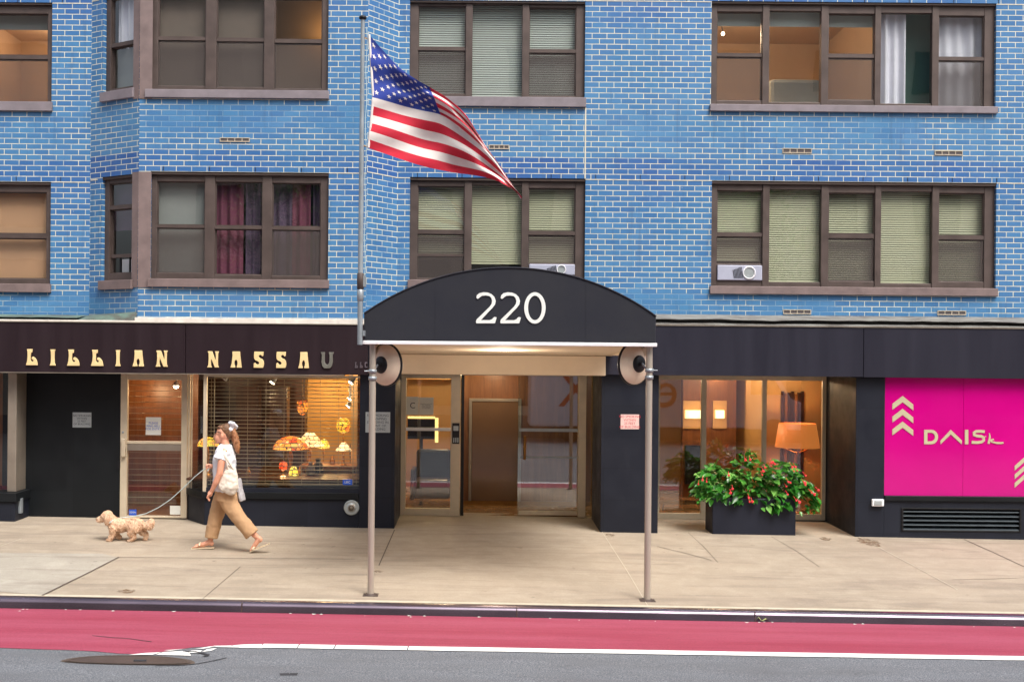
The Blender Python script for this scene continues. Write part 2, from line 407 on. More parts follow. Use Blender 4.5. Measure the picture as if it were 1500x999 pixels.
M['joint'] = pm('dark_joint', srgb(84,72,64), .9, 0, .3, 9)
M['joint_pale'] = pm('pale_joint', srgb(184,174,156), .9, 0, .15, 9)
def stain_mat():
    m, nt, b, o = new_mat('rust_stain'); b.inputs['Base Color'].default_value = srgb(112,84,58); b.inputs['Roughness'].default_value = .8
    t = N(nt, 'BsdfTransparent'); mx = N(nt, 'MixShader'); n = noise_n(nt, obj_coord(nt), 14, 5, .7)
    nt.links.new(ramp(nt, n, [(.40, 0.), (.62, .75)]), mx.inputs[0]); nt.links.new(t.outputs[0], mx.inputs[1]); nt.links.new(b.outputs[0], mx.inputs[2]); nt.links.new(mx.outputs[0], o.inputs[0]); return m
M['stain'] = stain_mat()
M['curb'] = pm('steel_faced_curb', srgb(112,102,114), .24, .8, .2, 2, .06, 30, (.5,2,2))
M['asphalt'] = asphalt_mat(); M['red'] = red_mat()
M['line'] = pm('road_line_paint', srgb(228,228,226), .6, 0, .1, 18, .25, 120)
M['iron'] = pm('cast_iron', srgb(78,66,62), .6, .2, .2, 12, .3, 60)
M['blackmetal'] = pm('black_metal', srgb(28,28,32), .4, .4, .15, 8)
M['planter'] = pm('charcoal_planter', srgb(29,32,45), .5, 0, .12, 3, .06, spec=.3)
M['soil'] = pm('potting_soil', srgb(48,36,28), .95, 0, .3, 30, .5)
M['leaf'] = leaf_mat()
M['stem'] = pm('green_stem', srgb(78,104,48), .5)
M['flower'] = pm('coral_flower', srgb(232,58,66), .45, 0, .15, 20)
M['skin'] = pm('skin', srgb(222,160,132), .5, 0, .05, 12)
M['shirt'] = pm('white_cotton', srgb(226,228,236), .85, 0, .05, 9, .35, 28)
M['trouser'] = pm('tan_linen', srgb(188,150,112), .85, 0, .10, 9, .5, 26, (1.4,1,.3))
M['hair'] = hair_mat('brown_hair', srgb(62,42,30), srgb(140,100,70), (.6,1,1.6))
M['tail'] = hair_mat('auburn_ponytail', srgb(112,70,44), srgb(182,126,86), (1.4,1,.3))
M['tote'] = pm('cream_canvas_bag', srgb(224,214,200), .9, 0, .06, 9, .35, 26)
M['sandal'] = pm('pale_gold_sandal', srgb(226,206,176), .4, .2, .06, 20)
M['lens'] = pm('dark_sunglass', srgb(20,18,20), .15)
M['fur'] = hair_mat('apricot_fur', srgb(204,164,130), srgb(246,216,188), (1,1,1))
M['nose'] = pm('dark_nose', srgb(60,40,34), .4)
M['leash'] = pm('pale_leash', srgb(196,214,214), .6, 0, .05, 30)
M['flag_red'] = pm('flag_red', srgb(200,34,58), .8, 0, .06, 9, .25, 90)
M['flag_white'] = pm('flag_white', srgb(228,220,216), .8, 0, .05, 9, .25, 90)
M['flag_blue'] = pm('flag_blue', srgb(42,62,150), .8, 0, .08, 9, .25, 90)
M['pink'] = pm('magenta_film', srgb(196,0,126), .16, 0, .07, .8, 0, coat=.4)
M['cream'] = pm('cream_vinyl', srgb(190,182,150), .4, 0, .03, 5)
M['mirror_back'] = pm('cream_mirror_back', srgb(226,206,182), .35, 0, .1, 3)
M['plaque'] = pm('grey_plaque', srgb(176,184,186), .35, .4, .08, 10)
M['plaque_red'] = pm('white_red_plaque', srgb(226,196,192), .4, 0, .1, 10)
M['ink'] = pm('sign_ink', srgb(46,50,60), .6)
M['ink_red'] = pm('red_ink', srgb(196,48,62), .6)
M['ink_blue'] = pm('blue_ink', srgb(36,84,190), .5)
M['paper'] = pm('white_paper', srgb(214,214,206), .8, 0, .04, 8)
M['blind_green'] = pm('cream_green_blind', srgb(186,187,156), .6, 0, .07, 2)
M['blind_grey'] = pm('pale_grey_blind', srgb(184,192,186), .6, 0, .06, 2)
M['shade_tan'] = pm('tan_roller_shade', srgb(196,154,120), .8, 0, .06, 2)
M['reflect_brown'] = pm('brown_grey_reflection', srgb(112,100,92), .85, 0, .15, 2)
M['shade_grey'] = pm('grey_shade', srgb(140,144,142), .85, 0, .10, 2)
M['curtain_white'] = pm('white_curtain', srgb(226,226,238), .85, 0, .05, 6)
M['curtain_magenta'] = pm('magenta_curtain', srgb(112,58,78), .85, 0, .15, 4)
M['curtain_purple'] = pm('purple_curtain', srgb(88,70,94), .85, 0, .15, 4)
M['room_peach'] = pm('peach_room', srgb(190,164,138), .8, 0, .08, 1)
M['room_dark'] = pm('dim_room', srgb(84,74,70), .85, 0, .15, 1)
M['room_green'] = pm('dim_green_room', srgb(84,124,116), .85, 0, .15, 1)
M['acw'] = pm('white_ac_plastic', srgb(168,172,190), .5, 0, .04, 8)
M['lobby_wall'] = pm('ochre_lobby_wall', srgb(196,154,100), .6, 0, .07, 1.2)
M['lobby_wood'] = wood_mat('lobby_wood', srgb(104,64,36), srgb(140,92,54))
M['lobby_floor'] = pm('lobby_floor_stone', srgb(150,116,84), .25, 0, .15, 2)
M['dark_wood'] = wood_mat('dark_wood', srgb(44,26,16), srgb(78,46,28))
M['taupe'] = pm('taupe_panel', srgb(118,92,72), .09, .1, .08, 1)
M['warmlamp'] = emit_mat('warm_downlight', (1,.78,.5,1), 9)
M['sconce'] = emit_mat('sconce_glow', (1,.66,.20,1), 1.0)
M['shade_orange'] = emit_mat('orange_lamp_shade', (1,.32,.06,1), .28); M['shade_orange'].node_tree.nodes['Principled BSDF'].inputs['Base Color'].default_value = srgb(206,100,40)
M['bulb'] = emit_mat('bulb_glow', (1,.82,.55,1), 14)
M['brass'] = pm('old_brass', srgb(150,106,52), .35, .8, .15, 10)
M['shop_wall'] = pm('amber_shop_wall', srgb(204,156,84), .7, 0, .08, 1.2)
M['grille'] = pm('shutter_grille', srgb(164,150,120), .35, .7, .1, 9)
# ================================================================== SETTING
def sheet(name, mat, quads, dz=0):
    mb = MB()
    for q in quads: mb.face([(x, y, gz(x, y) + dz) for x, y in q])
    return struct(mb.build(name, mat, fix=False))
XL, XR = -40, 40
sheet('sidewalk', M['sidewalk'], [[(XL,-4.22),(XR,-4.22),(XR,0),(XL,0)], [(XL,0),(XR,0),(XR,1.7),(XL,1.7)]])
# kerb: steel faced, rounded nose
mb = MB()
prof = [(-4.22, 0.0), (-4.27, .001), (-4.305, -.006), (-4.33, -.022), (-4.343, -.05), (-4.35, -.25)]
for i in range(len(prof)-1):
    (y0, d0), (y1, d1) = prof[i], prof[i+1]
    z = lambda x, d: -GRADE*x - CROSS*4.22 + d
    mb.face([(XL,y1,z(XL,d1)),(XR,y1,z(XR,d1)),(XR,y0,z(XR,d0)),(XL,y0,z(XL,d0))], 0, None, True)
curb = struct(mb.build('curb', M['curb'], weld=True))
mb = MB()
for x in (-5.35, -2.55, .45, 3.05, 6.4): mb.box(x-.004, x+.004, -4.349, -4.24, -GRADE*x-.35, -GRADE*x-CROSS*4.22-.006)
struct(mb.build('curb_joints', M['joint'], curb))
road = sheet('road', M['asphalt'], [[(XL,-10.5),(XR,-10.5),(XR,-4.34),(XL,-4.34)], [(XL,-22.0),(XR,-22.0),(XR,-10.5),(XL,-10.5)]])
# red lane: its near edge bulges round the manhole
edge = []
for px, py in ((-60,946),(0,949),(60,951),(100,952),(140,954),(172,957),(195,958),(215,957),(245,954),(280,948.5),(320,946),(360,944.5)):
    X, Y, Z = G(px, py); edge.append((X, Y))
lw = lambda x: -5.735
edge = [(XL, edge[0][1])] + edge + [(G(px,py)[0], G(px,py)[1]-.02) for px, py in ((400,943.6),(700,948.5),(1100,955),(1480,961.4))] + [(XR, G(1480,961.4)[1]-.02)]
mb = MB()
for (xa, ya), (xb, yb) in zip(edge[:-1], edge[1:]):
    mb.face([(xa,ya,gz(xa,ya)+.004),(xb,yb,gz(xb,yb)+.004),(xb,-4.36,gz(xb,-4.36)+.004),(xa,-4.36,gz(xa,-4.36)+.004)])
struct(mb.build('red_bus_lane', M['red']))
mb = MB()
def flat(pts, dz, m=0):
    q = [G(px, py) for px, py in pts]; mb.face([(x, y, gz(x, y)+dz) for x, y, z in q], m)
x0 = G(385, 945)[0]
qa, qb = G(400,943.4), G(1480,961.3); qc, qd = G(400,949.4), G(1480,967.4)
lt = lambda x: qa[1]+(qb[1]-qa[1])*(min(x,9)-qa[0])/(qb[0]-qa[0])
lb = lambda x: qc[1]+(qd[1]-qc[1])*(min(x,9)-qc[0])/(qd[0]-qc[0])
xs = [x0 + .35*i for i in range(0, 40)] + [XR]
for i, (a, b) in enumerate(zip(xs[:-1], xs[1:])):
    w0, w1 = lb(a) + .004*math.sin(i*2.1), lb(b) + .004*math.sin((i+1)*2.1)
    g = .012 if i in (0, 1, 3) else 0
    mb.face([(a,w0,gz(a,w0)+.008),(b-g,w1,gz(b,w1)+.008),(b-g,lt(b)+.003*math.sin(i*1.3+1.3),gz(b,-5.7)+.008),(a,lt(a)+.003*math.sin(i*1.3),gz(a,-5.7)+.008)])
for poly in ([(352,949.5),(384,949.8),(384,944),(356,944.5),(340,946)], [(318,948.2),(350,949.0),(338,946),(312,946.6)], [(296,955.5),(304,951),(318,950),(310,953.5)], [(276,956.5),(292,957),(296,953),(280,953.5)],
             [(228,959.6),(262,960.4),(280,961),(277,956.8),(268,954.3),(240,955.6)], [(188,959.6),(224,959.6),(236,956),(212,957)], [(240,953.2),(262,951.6),(270,951.0),(250,953.6)], [(286,951),(306,947.6),(318,946.9),(300,950.4)]):
    flat(poly, .008)
struct(mb.build('lane_line', M['line'], fix=False))
mb = MB()
def crack(pts, w, dz=.008):
    q = [G(px, py) for px, py in pts]
    for (xa,ya,_), (xb,yb,_) in zip(q[:-1], q[1:]):
        d = Vector((xb-xa, yb-ya)).normalized(); n = Vector((-d.y, d.x))*w/2
        mb.face([(xa-n.x,ya-n.y,gz(xa,ya)+dz),(xb-n.x,yb-n.y,gz(xb,yb)+dz),(xb+n.x,yb+n.y,gz(xb,yb)+dz),(xa+n.x,ya+n.y,gz(xa,ya)+dz)])
crack([(228,975),(268,974.5),(290,972),(312,968),(332,963.5)], .016, .005); crack([(268,954.5),(284,955),(296,957),(306,960),(298,962)], .03, .009)
crack([(135,931.5),(160,934),(190,936),(222,940.5)], .012); crack([(410,988),(424,987.2),(436,987.6)], .07, .005)
struct(mb.build('road_cracks', M['tar'], road, fix=False))
# sidewalk joints
mb = MB()
def strip(pts, w, m, dz=.004): 
    q = [G(px, py) for px, py in pts]
    for (xa,ya,_), (xb,yb,_) in zip(q[:-1], q[1:]):
        d = Vector((xb-xa, yb-ya)).normalized(); n = Vector((-d.y, d.x))*w/2
        mb.face([(xa-n.x,ya-n.y,gz(xa,ya)+dz),(xb-n.x,yb-n.y,gz(xb,yb)+dz),(xb+n.x,yb+n.y,gz(xb,yb)+dz),(xa+n.x,ya+n.y,gz(xa,ya)+dz)], m)
strip([(62,872.5),(95,856),(132,838),(174,816.3)], .02, 0, .008); strip([(174,816.3),(235,816.6),(330,817.5),(520,819)], .012, 0)
strip([(578,776),(556,826),(534,882)], .014, 0); strip([(882,779),(918,835),(950,889)], .009, 1)
strip([(1256,785),(1330,824),(1400,862),(1478,902)], .013, 1); strip([(1412,790),(1455,809),(1500,830)], .014, 0)
strip([(352,830),(318,859),(297,877)], .008, 0); strip([(0,800),(32,789)], .012, 1); strip([(-200,874),(60,875.5)], .01, 1)
strip([(963,800.5),(1003,810),(1042,820.5)], .012, 0); strip([(1130,786),(1165,806),(1200,830)], .006, 0); strip([(1008,780),(1030,800),(1052,824)], .006, 0)
strip([(1395,849),(1450,848),(1500,846)], .01, 0)
mb.face([(XL,-4.215,gz(XL,-4.215)+.003),(XR,-4.215,gz(XR,-4.215)+.003),(XR,-4.14,gz(XR,-4.14)+.003),(XL,-4.14,gz(XL,-4.14)+.003)], 1)
struct(mb.build('sidewalk_joints', [M['joint'], M['joint_pale']], fix=False))
mb = MB()
q = [G(px, py) for px, py in ((-120,809),(150,811),(172,816.5),(64,871.5),(20,868),(-120,858))]
mb.face([(x,y,gz(x,y)+.004) for x,y,z in reversed(q)])
struct(mb.build('pale_sidewalk_slab', M['pale_slab'], fix=True))
mb = MB()
def blot(px, py, rx, ry, dz=.005, seed=0):
    X, Y, Z = G(px, py); rnd = random.Random(seed); n = 22
    mb.face([(X+rx*c*math.cos(a), Y+ry*c*math.sin(a), gz(X, Y)+dz - (GRADE*rx*c*math.cos(a)) + CROSS*ry*c*math.sin(a)) for a, c in ((2*PI*i/n, .75+.4*rnd.random()) for i in range(n))])
blot(1273,794,.16,.30,seed=1); blot(1209,789.5,.085,.12,seed=2); blot(186,866,.10,.10,seed=3); blot(894,784,.08,.1,seed=4); blot(555,837,.06,.06,seed=6)
struct(mb.build('sidewalk_stains', M['stain'], fix=False))
# ------------------------------------------------------------------ manhole, leaf
X, Y, Z = G(187, 970)
man = thing('manhole_cover', 'round brown iron manhole cover half sunk in the asphalt beside the red lane', 'manhole cover', (X, Y, Z))
def seg(r, dz, n=30, cut=-.02):
    pts = []
    for i in range(2*n):
        a = PI*i/n; pts.append((X + r*math.cos(a), Y + r*math.sin(a)*(.42 if a < PI else .15)))
    return [(x, y, gz(x, y)+dz) for x, y in pts]
mb = MB(); mb.face(seg(.60,.005)); mb.build('rim', M['joint'], man)
mb = MB(); mb.face(seg(.565,.010))
mb.build('lid', M['iron'], man)
mb = MB()
q = seg(.535,.0125)
for (p0, p1) in zip(q, q[1:]+q[:1]):
    g = lambda p: (X+(p[0]-X)*.965, Y+(p[1]-Y)*.93, p[2])
    mb.face([p0, p1, g(p1), g(p0)])
mb.build('lid_groove', M['joint'], man, fix=True)
mb = MB(); mb.tube([(X+.05,Y+.02,gz(X,Y)+.012),(X+.16,Y+.02,gz(X,Y)+.012)], .012, 6); mb.build('pick_hole', M['tar'], man)
X, Y, Z = G(1116, 911)
mb = MB()
for a, l, h in ((.3,.09,.03),(2.6,.08,.045),(1.5,.06,.02)):
    d = Vector((math.cos(a), math.sin(a)*.5, 0)); c = Vector((X, Y, Z+.012)); n = Vector((-d.y, d.x, 0)).normalized()*.028
    mb.face([c, c+d*l*.5-n+Vector((0,0,h)), c+d*l, c+d*l*.5+n+Vector((0,0,h))])
tag(mb.build('fallen_leaf', pm('pale_green_leaf', srgb(176,186,120), .6, 0, .2, 40), fix=True), 'pale green torn leaf lying in the gutter against the curb', 'leaf')

# ================================================================== BUILDING
B = thing('apartment_building', 'blue painted brick apartment building with dark shop fronts at street level', 'building', (0, .5, 0))
W = Plane((0, .5), (1, 0)); BF = Plane((0, -.05), (1, 0)); SF = Plane((0, 0), (1, 0))
HEAD_W = P(1250, 266.7, .5)[1]; HEAD_L = P(37, 266.5, .5)[1]; HEAD_B = P(350, 252.5, -.05)[1]
XB0, XB1 = P(203, 300, -.05)[0], P(537, 300, -.05)[0]; XW0, XW1 = P(132, 300, .5)[0], P(582, 300, .5)[0]
def angled(a, b):
    return Plane(a, (b[0]-a[0], b[1]-a[1])), math.hypot(b[0]-a[0], b[1]-a[1])
AL, LAL = angled((XW0, .5), (XB0, -.05)); AR, LAR = angled((XB1, -.05), (XW1, .5))
ZT = 10.4
def wall(pl, u0, u1, z0, z1, holes, head, ub=0):
    mb = MB(); us = sorted({u0, u1, *[h[0] for h in holes], *[h[1] for h in holes]}); zs = sorted({z0, z1, *[h[2] for h in holes], *[h[3] for h in holes]})
    for a, b in zip(us[:-1], us[1:]):
        for c, d in zip(zs[:-1], zs[1:]):
            m, n = (a+b)/2, (c+d)/2
            if any(h[0] < m < h[1] and h[2] < n < h[3] for h in holes): continue
            uv = [(q[0]+ub, q[1]-head) for q in ((a,c),(b,c),(b,d),(a,d))]
            mb.face([pl.pt(a,0,c), pl.pt(b,0,c), pl.pt(b,0,d), pl.pt(a,0,d)], 0, uv)
    for h in holes:
        a, b, c, d = h; D = -.14
        for (p, q, zz) in (((a,0),(a,D),None), ((b,D),(b,0),None)):
            uv = [(q2[0]+ub, q2[1]-head) for q2 in ((a,c),(a+.14,c),(a+.14,d),(a,d))]
            mb.face([pl.pt(p[0],p[1],c), pl.pt(q[0],q[1],c), pl.pt(q[0],q[1],d), pl.pt(p[0],p[1],d)], 0, uv)
        mb.face([pl.pt(a,0,d), pl.pt(b,0,d), pl.pt(b,D,d), pl.pt(a,D,d)], 1)
        mb.face([pl.pt(a,D,c), pl.pt(b,D,c), pl.pt(b,0,c), pl.pt(a,0,c)], 1)
    return mb.build('brick_wall', [M['brick'], M['reveal']], B)

def curtain_mb(mb, pl, u0, u1, z0, z1, o, amp=.025, n=40, m=0, folds=6, sway=0):
    ph = random.random()*6
    for i in range(n):
        a, b = i/n, (i+1)/n
        f = lambda t: o + amp*math.sin(t*folds*2*PI+ph) + amp*.5*math.sin(t*folds*3.7+ph*2)
        def u(t, z): return u0 + (u1-u0)*t + sway*(1-z)*t
        mb.face([pl.pt(u(a,0),f(a)*1,z0), pl.pt(u(b,0),f(b),z0), pl.pt(u(b,1),f(b),z1), pl.pt(u(a,1),f(a),z1)], m, None, True)
def blind_mb(mb, pl, u0, u1, z0, z1, o, pitch=.034, m=0):
    z = z1
    while z > z0 + pitch:
        mb.face([pl.pt(u0,o,z-pitch*.84), pl.pt(u1,o,z-pitch*.84), pl.pt(u1,o-.012,z), pl.pt(u0,o-.012,z)], m); z -= pitch
    mb.box(u0, u1, o-.012, o+.004, z0, z0+.02, m, pl)

HOLES = {}
def window(key, pl, Y, cx, cy, outer, cols, silly, silln=.05, frame=M['frame'], fills=None, u_fn=None):
    """outer: px x0,x1 and y head, y sill-top; silly: y sill-bottom; cols: (x0,x1,kind,y...)"""
    ux = u_fn or (lambda px: P(px, cy, Y)[0]); vz = lambda py: P(cx, py, Y)[1]
    u0, u1, zh, zs, zb = ux(outer[0]), ux(outer[1]), vz(outer[2]), vz(outer[3]), vz(silly)
    HOLES.setdefault(key, []).append((u0, u1, zb, zh))
    fr = MB(); w = None
    w = fr; O0, O1 = -.15, -.055
    cs = [(ux(c[0]), ux(c[1])) + tuple(c[2:]) for c in cols]
    g = .004
    edges = [u0] + [q for c in cs for q in (c[0], c[1])] + [u1]
    for i in range(0, len(edges), 2): fr.box(edges[i], edges[i+1], O0, O1 + (.012 if 0 < i < len(edges)-2 else 0), zs, zh, 0, pl)
    for c in cs:
        zt = vz(c[3]); zb_ = vz(c[-1]); fr.box(c[0], c[1], O0, O1-.003, zt, zh, 0, pl); fr.box(c[0], c[1], O0, O1-.003, zs, zb_, 0, pl)
    win = fr.build('window', frame, B, bevel=.006)
    sl = MB(); sl.box(u0-.02, u1+.02, -.16, silln, zb, zs, 0, pl); sl.build('sill', M['sill_pale'] if cy < 150 else M['sill'], win, bevel=.006)
    hd = MB(); hd.box(u0, u1, -.05, -.012, vz(outer[2]+ (4 if outer[2] > 20 else 3)), zh-.002, 0, pl); hd.build('head_trim', M['reveal'], win)
    for k, c in enumerate(cs):
        kind = c[2]; a, b = c[0], c[1]
        if kind == 'fix':
            zt, zb_ = vz(c[3]), vz(c[4])
            gl = MB(); gl.face([pl.pt(a,-.09,zb_), pl.pt(b,-.09,zb_), pl.pt(b,-.09,zt), pl.pt(a,-.09,zt)]); gl.build('pane', M['glass'], win)
        else:
            zt, zr0, zr1, zb_ = vz(c[3]), vz(c[4]), vz(c[5]), vz(c[6])
            sa = MB(); t = .014
            sa.box(a, b, -.13, -.062, zr1, zr0, 0, pl)
            for (q0, q1, oo) in ((zr0, zt, -.10), (zb_, zr1, -.125)):
                sa.box(a, a+t, oo-.02, oo+.02, q0, q1, 0, pl); sa.box(b-t, b, oo-.02, oo+.02, q0, q1, 0, pl)
                sa.box(a+t, b-t, oo-.02, oo+.018, q1-t, q1, 0, pl); sa.box(a+t, b-t, oo-.02, oo+.018, q0, q0+t, 0, pl)
            sa.build('sash', frame, win)
            gl = MB(); gl.face([pl.pt(a,-.10,zr0), pl.pt(b,-.10,zr0), pl.pt(b,-.10,zt), pl.pt(a,-.10,zt)])
            gl.build('pane', M['glass'], win)
            if kind != 'ac':
                gl = MB(); gl.face([pl.pt(a,-.125,zb_), pl.pt(b,-.125,zb_), pl.pt(b,-.125,zr1), pl.pt(a,-.125,zr1)]); gl.build('pane', M['glass'], win)
            if kind in ('dh', 'ac'):
                lo = zb_ if kind == 'dh' else vz(c[7])
                gl = MB(); gl.face([pl.pt(a,-.075,lo), pl.pt(b,-.075,lo), pl.pt(b,-.075,zr1), pl.pt(a,-.075,zr1)]); gl.build('insect_screen', M['screen'], win)
                if kind == 'ac':
                    fm = MB(); fm.box(a, b, -.13, -.065, lo-.03, lo, 0, pl); fm.build('sash', frame, win)
    for f in (fills or []):
        kind, x0, x1, y0, y1, mt = f[:6]; a, b, zt, zb_ = ux(x0), ux(x1), vz(y0), vz(y1)
        o = f[6] if len(f) > 6 else -.18
        mb = MB()
        if kind == 'blind': blind_mb(mb, pl, a, b, zb_, zt, o); mb.build('blind', mt, win)
        elif kind == 'shade': mb.box(a, b, o-.01, o, zb_, zt, 0, pl); mb.build('roller_shade', mt, win)
        elif kind == 'curtain': curtain_mb(mb, pl, a, b, zb_, zt, o, f[7] if len(f) > 7 else .025, folds=f[8] if len(f) > 8 else 4); mb.build('curtain', mt, win)
        elif kind == 'bar': mb.box(a, b, o-.01, o+.01, zb_, zt, 0, pl); mb.build('rail', mt, win)
    return win
def room(x0, x1, y0, y1, z0, z1, mt, name='room_interior'):
    mb = MB()
    mb.face([(x0,y1,z0),(x1,y1,z0),(x1,y1,z1),(x0,y1,z1)]); mb.face([(x0,y0,z0),(x0,y1,z0),(x0,y1,z1),(x0,y0,z1)])
    mb.face([(x1,y1,z0),(x1,y0,z0),(x1,y0,z1),(x1,y1,z1)]); mb.face([(x0,y0,z1),(x0,y1,z1),(x1,y1,z1),(x1,y0,z1)])
    mb.face([(x0,y0,z0),(x1,y0,z0),(x1,y1,z0),(x0,y1,z0)])
    return mb.build(name, mt, B, fix=False)
def lamp(name, loc, power, col=(1,.72,.42), size=.08, kind='POINT'):
    l = bpy.data.lights.new(name, kind); l.energy = power; l.color = col
    if kind == 'POINT': l.shadow_soft_size = size
    elif kind == 'AREA': l.size = size
    o = bpy.data.objects.new(name, l); COL.objects.link(o); o.location = loc
    return o

# ---- right group (five bays)
RX = [(1051,1118),(1128,1204),(1215,1283),(1292,1367),(1377,1444)]
def five(cy, ys, sill, fills, ac=False):
    cols = []
    for i, (x, y) in enumerate(zip(RX, ys)):
        # image pixel heights were read at each bay: bring them to the group centre (roll)
        k = ROLL*((x[0]+x[1])/2 - 1250); y = [q - k for q in y]
        kind = 'fix' if len(y) == 2 else ('ac' if len(y) == 5 else 'dh')
        if kind == 'ac': y = y[:3] + [y[4], y[3]]; cols.append((*x, 'ac', y[0], y[1], y[2], y[3], y[4]))
        else: cols.append((*x, kind, *y))
    return cols
cols = five(80, [(16,77.5,82,146.5),(15,149),(19,78.5,83.5,145.5),(18,151),(22,83,87.5,155)], 0, 0)
window('W', W, .5, 1250, 82, (1042,1459,3.8,155.5), cols, 165.5, fills=[
    ('shade',1046,1290,8,34,M['blind_grey'],-.24), ('curtain',1290,1333,14,152,M['curtain_white'],-.22,.03,3), ('curtain',1374,1448,14,158,M['curtain_white'],-.24,.02,4)])
room(P(1035,82,.8)[0], P(1288,82,.8)[0], .75, 3.6, P(1250,170,.8)[1], P(1250,-6,.8)[1], M['room_peach'])
room(P(1288.5,82,.8)[0], P(1470,82,.8)[0], .75, 1.02, P(1250,170,.8)[1], P(1250,-6,.8)[1], M['room_green'])
cols2 = [(1051,1118,'ac',278.3,341,345.8,415-1.0,385.5)]
y2 = [None,(277,413),(282,342.5,348.5,411.5),(280,415),(282.5,345,350.5,412.5)]
cols2 = []
for i, x in enumerate(RX):
    k = ROLL*((x[0]+x[1])/2 - 1250)
    if i == 0: cols2.append((*x, 'ac', 278.5-k, 341-k, 346-k, 411-k, 386-k))
    else: cols2.append((*x, 'fix' if len(y2[i]) == 2 else 'dh', *[q-k for q in y2[i]]))
window('W', W, .5, 1250, 348, (1042,1459,266.7,421), cols2, 432.5, fills=[
    ('blind',1047,1122,276,383,M['blind_green'],-.165)] + [('blind',a-5,b+5,274,414,M['blind_green'],-.165-.014*(i%2)) for i,(a,b) in enumerate(RX[1:])])
room(P(1035,348,.8)[0], P(1470,348,.8)[0], .75, 2.6, P(1250,436,.8)[1], P(1250,262,.8)[1], M['room_dark'])
# ---- centre group (three bays)
window('W', W, .5, 728, 75, (600,857,1.5,143), [(612,682,'dh',8.5,69,73.5,137),(692,765,'fix',5.5,141.5),(775,844,'dh',9.5,71,75.5,139)], 157, fills=[
    ('blind',a,b,3,142,M['blind_grey'],o_) for a,b,o_ in ((608,686,-.165),(688,769,-.18),(771,848,-.165))])
room(P(595,75,.8)[0], P(862,75,.8)[0], .75, 2.4, P(728,160,.8)[1], P(728,-4,.8)[1], M['room_dark'])
window('W', W, .5, 728, 340, (600,857,260.7,411), [(611,680,'dh',273,337.5,343,408),(691,764,'fix',271,409),(774,843,'ac',274.5,338,343,403,384.5)], 424, fills=[
    ('blind',608,684,270,372,M['blind_green'],-.165),('blind',687,768,270,386,M['blind_green'],-.18),('blind',771,847,272,383,M['blind_green'],-.165),
    ('bar',611,680,303,305.5,M['frame'],-.2),('bar',774,843,314,316.5,M['frame'],-.2),('bar',611,680,372,376,M['frame'],-.08)])
room(P(595,340,.8)[0], P(862,340,.8)[0], .75, 2.4, P(728,428,.8)[1], P(728,258,.8)[1], M['room_dark'])
# ---- far left windows
window('L', W, .5, 37, 90, (-55,76,4,150), [(-46,68,'dh',19,80,85.5,148)], 163.5, fills=[('shade',-46,68,17,38,M['shade_grey'],-.24)])
room(P(-60,90,.8)[0], P(85,90,.8)[0], .75, 3.2, P(37,168,.8)[1], P(37,0,.8)[1], M['room_peach'])
window('L', W, .5, 37, 345, (-55,74,266.5,416), [(-46,66,'x',281,342,348.5,408)], 428.5, fills=[('shade',-48,67,278,410,M['shade_tan'],-.19)])
room(P(-60,345,.8)[0], P(85,345,.8)[0], .75, 2.4, P(37,432,.8)[1], P(37,262,.8)[1], M['room_dark'])
# ---- bay front
window('B', BF, -.05, 350, 60, (216,481,-25,133), [(230,300,'dh',-10,54,58.5,125.5),(316,386,'dh',-10,55,59.5,126.5),(401,471,'dh',-10,56,61,128)], 145, fills=[
    ('shade',226,304,-16,128,M['reflect_brown'],-.2),('shade',312,388,-16,128,M['reflect_brown'],-.2)])  # brown-grey sheets stand in for the street reflection in these two panes
window('B', BF, -.05, 350, 333, (220,481,252.5,409.5), [(228,298.5,'dh',266,330,334,400),(313.5,383,'x',266,330.5,335,402),(397.5,468.5,'dh',267,331,335.5,403)], 421.5, fills=[
    ('shade',226,300,262,404,M['shade_grey'],-.2),('curtain',312,352,262,404,M['curtain_magenta'],-.22,.02,3),('curtain',355,385,262,404,M['curtain_purple'],-.25,.02,3),
    ('curtain',396,440,262,404,M['curtain_purple'],-.24,.02,3),('curtain',425,452,262,404,M['curtain_magenta'],-.21,.02,2),('curtain',455,470,262,404,M['curtain_purple'],-.24,.02,2)])
def ang_u(px):   # where an image pixel column meets the angled side
    lo, hi = 0.0, LAL
    for _ in range(40):
        m = (lo+hi)/2; q = AL.pt(m, 0, 0); x = P(px, 335, q[1])[0]
        if q[0] < x: lo = m
        else: hi = m
    return (lo+hi)/2
window('A', AL, .22, 170, 335, (149,194.5,258,411), [(155.5,193.5,'x',268,301,306,400)], 424.5, u_fn=ang_u, fills=[
    ('shade',150,195,264,336,M['curtain_purple'],-.2),('bar',155.5,193.5,372,377,M['frame'],-.1),('shade',160,176,378,405,M['curtain_white'],-.25),('bar',167,168.4,377,402,M['blackmetal'],-.12),('bar',181,182.4,377,402,M['blackmetal'],-.12)])
window('A', AL, .22, 170, 60, (149,194.5,-20,134), [(155.5,193.5,'x',-4,62,67,128)], 148, u_fn=ang_u, fills=[('curtain',156,184,-10,66,M['curtain_white'],-.2,.03,3),('shade',150,195,66,130,M['shade_grey'],-.24)])
for (y0, y1) in ((252,421),(-25,145)):     # corner posts of the bay
    z0, z1 = P(208, y1, -.05)[1], P(208, y0, -.05)[1]; mb = MB()
    xa = P(221.5, 335, -.05)[0]
    mb.face([BF.pt(XB0,.012,z0),BF.pt(xa,.012,z0),BF.pt(xa,.012,z1),BF.pt(XB0,.012,z1)])
    ub = ang_u(194); mb.face([AL.pt(ub,.012,z0),AL.pt(LAL,.012,z0),BF.pt(XB0,.012,z1)[:2]+(z1,),AL.pt(ub,.012,z1)])
    mb.build('corner_post', M['sill'], B, fix=False)
zb0, zt0 = P(350,426,0)[1], P(350,250,0)[1]
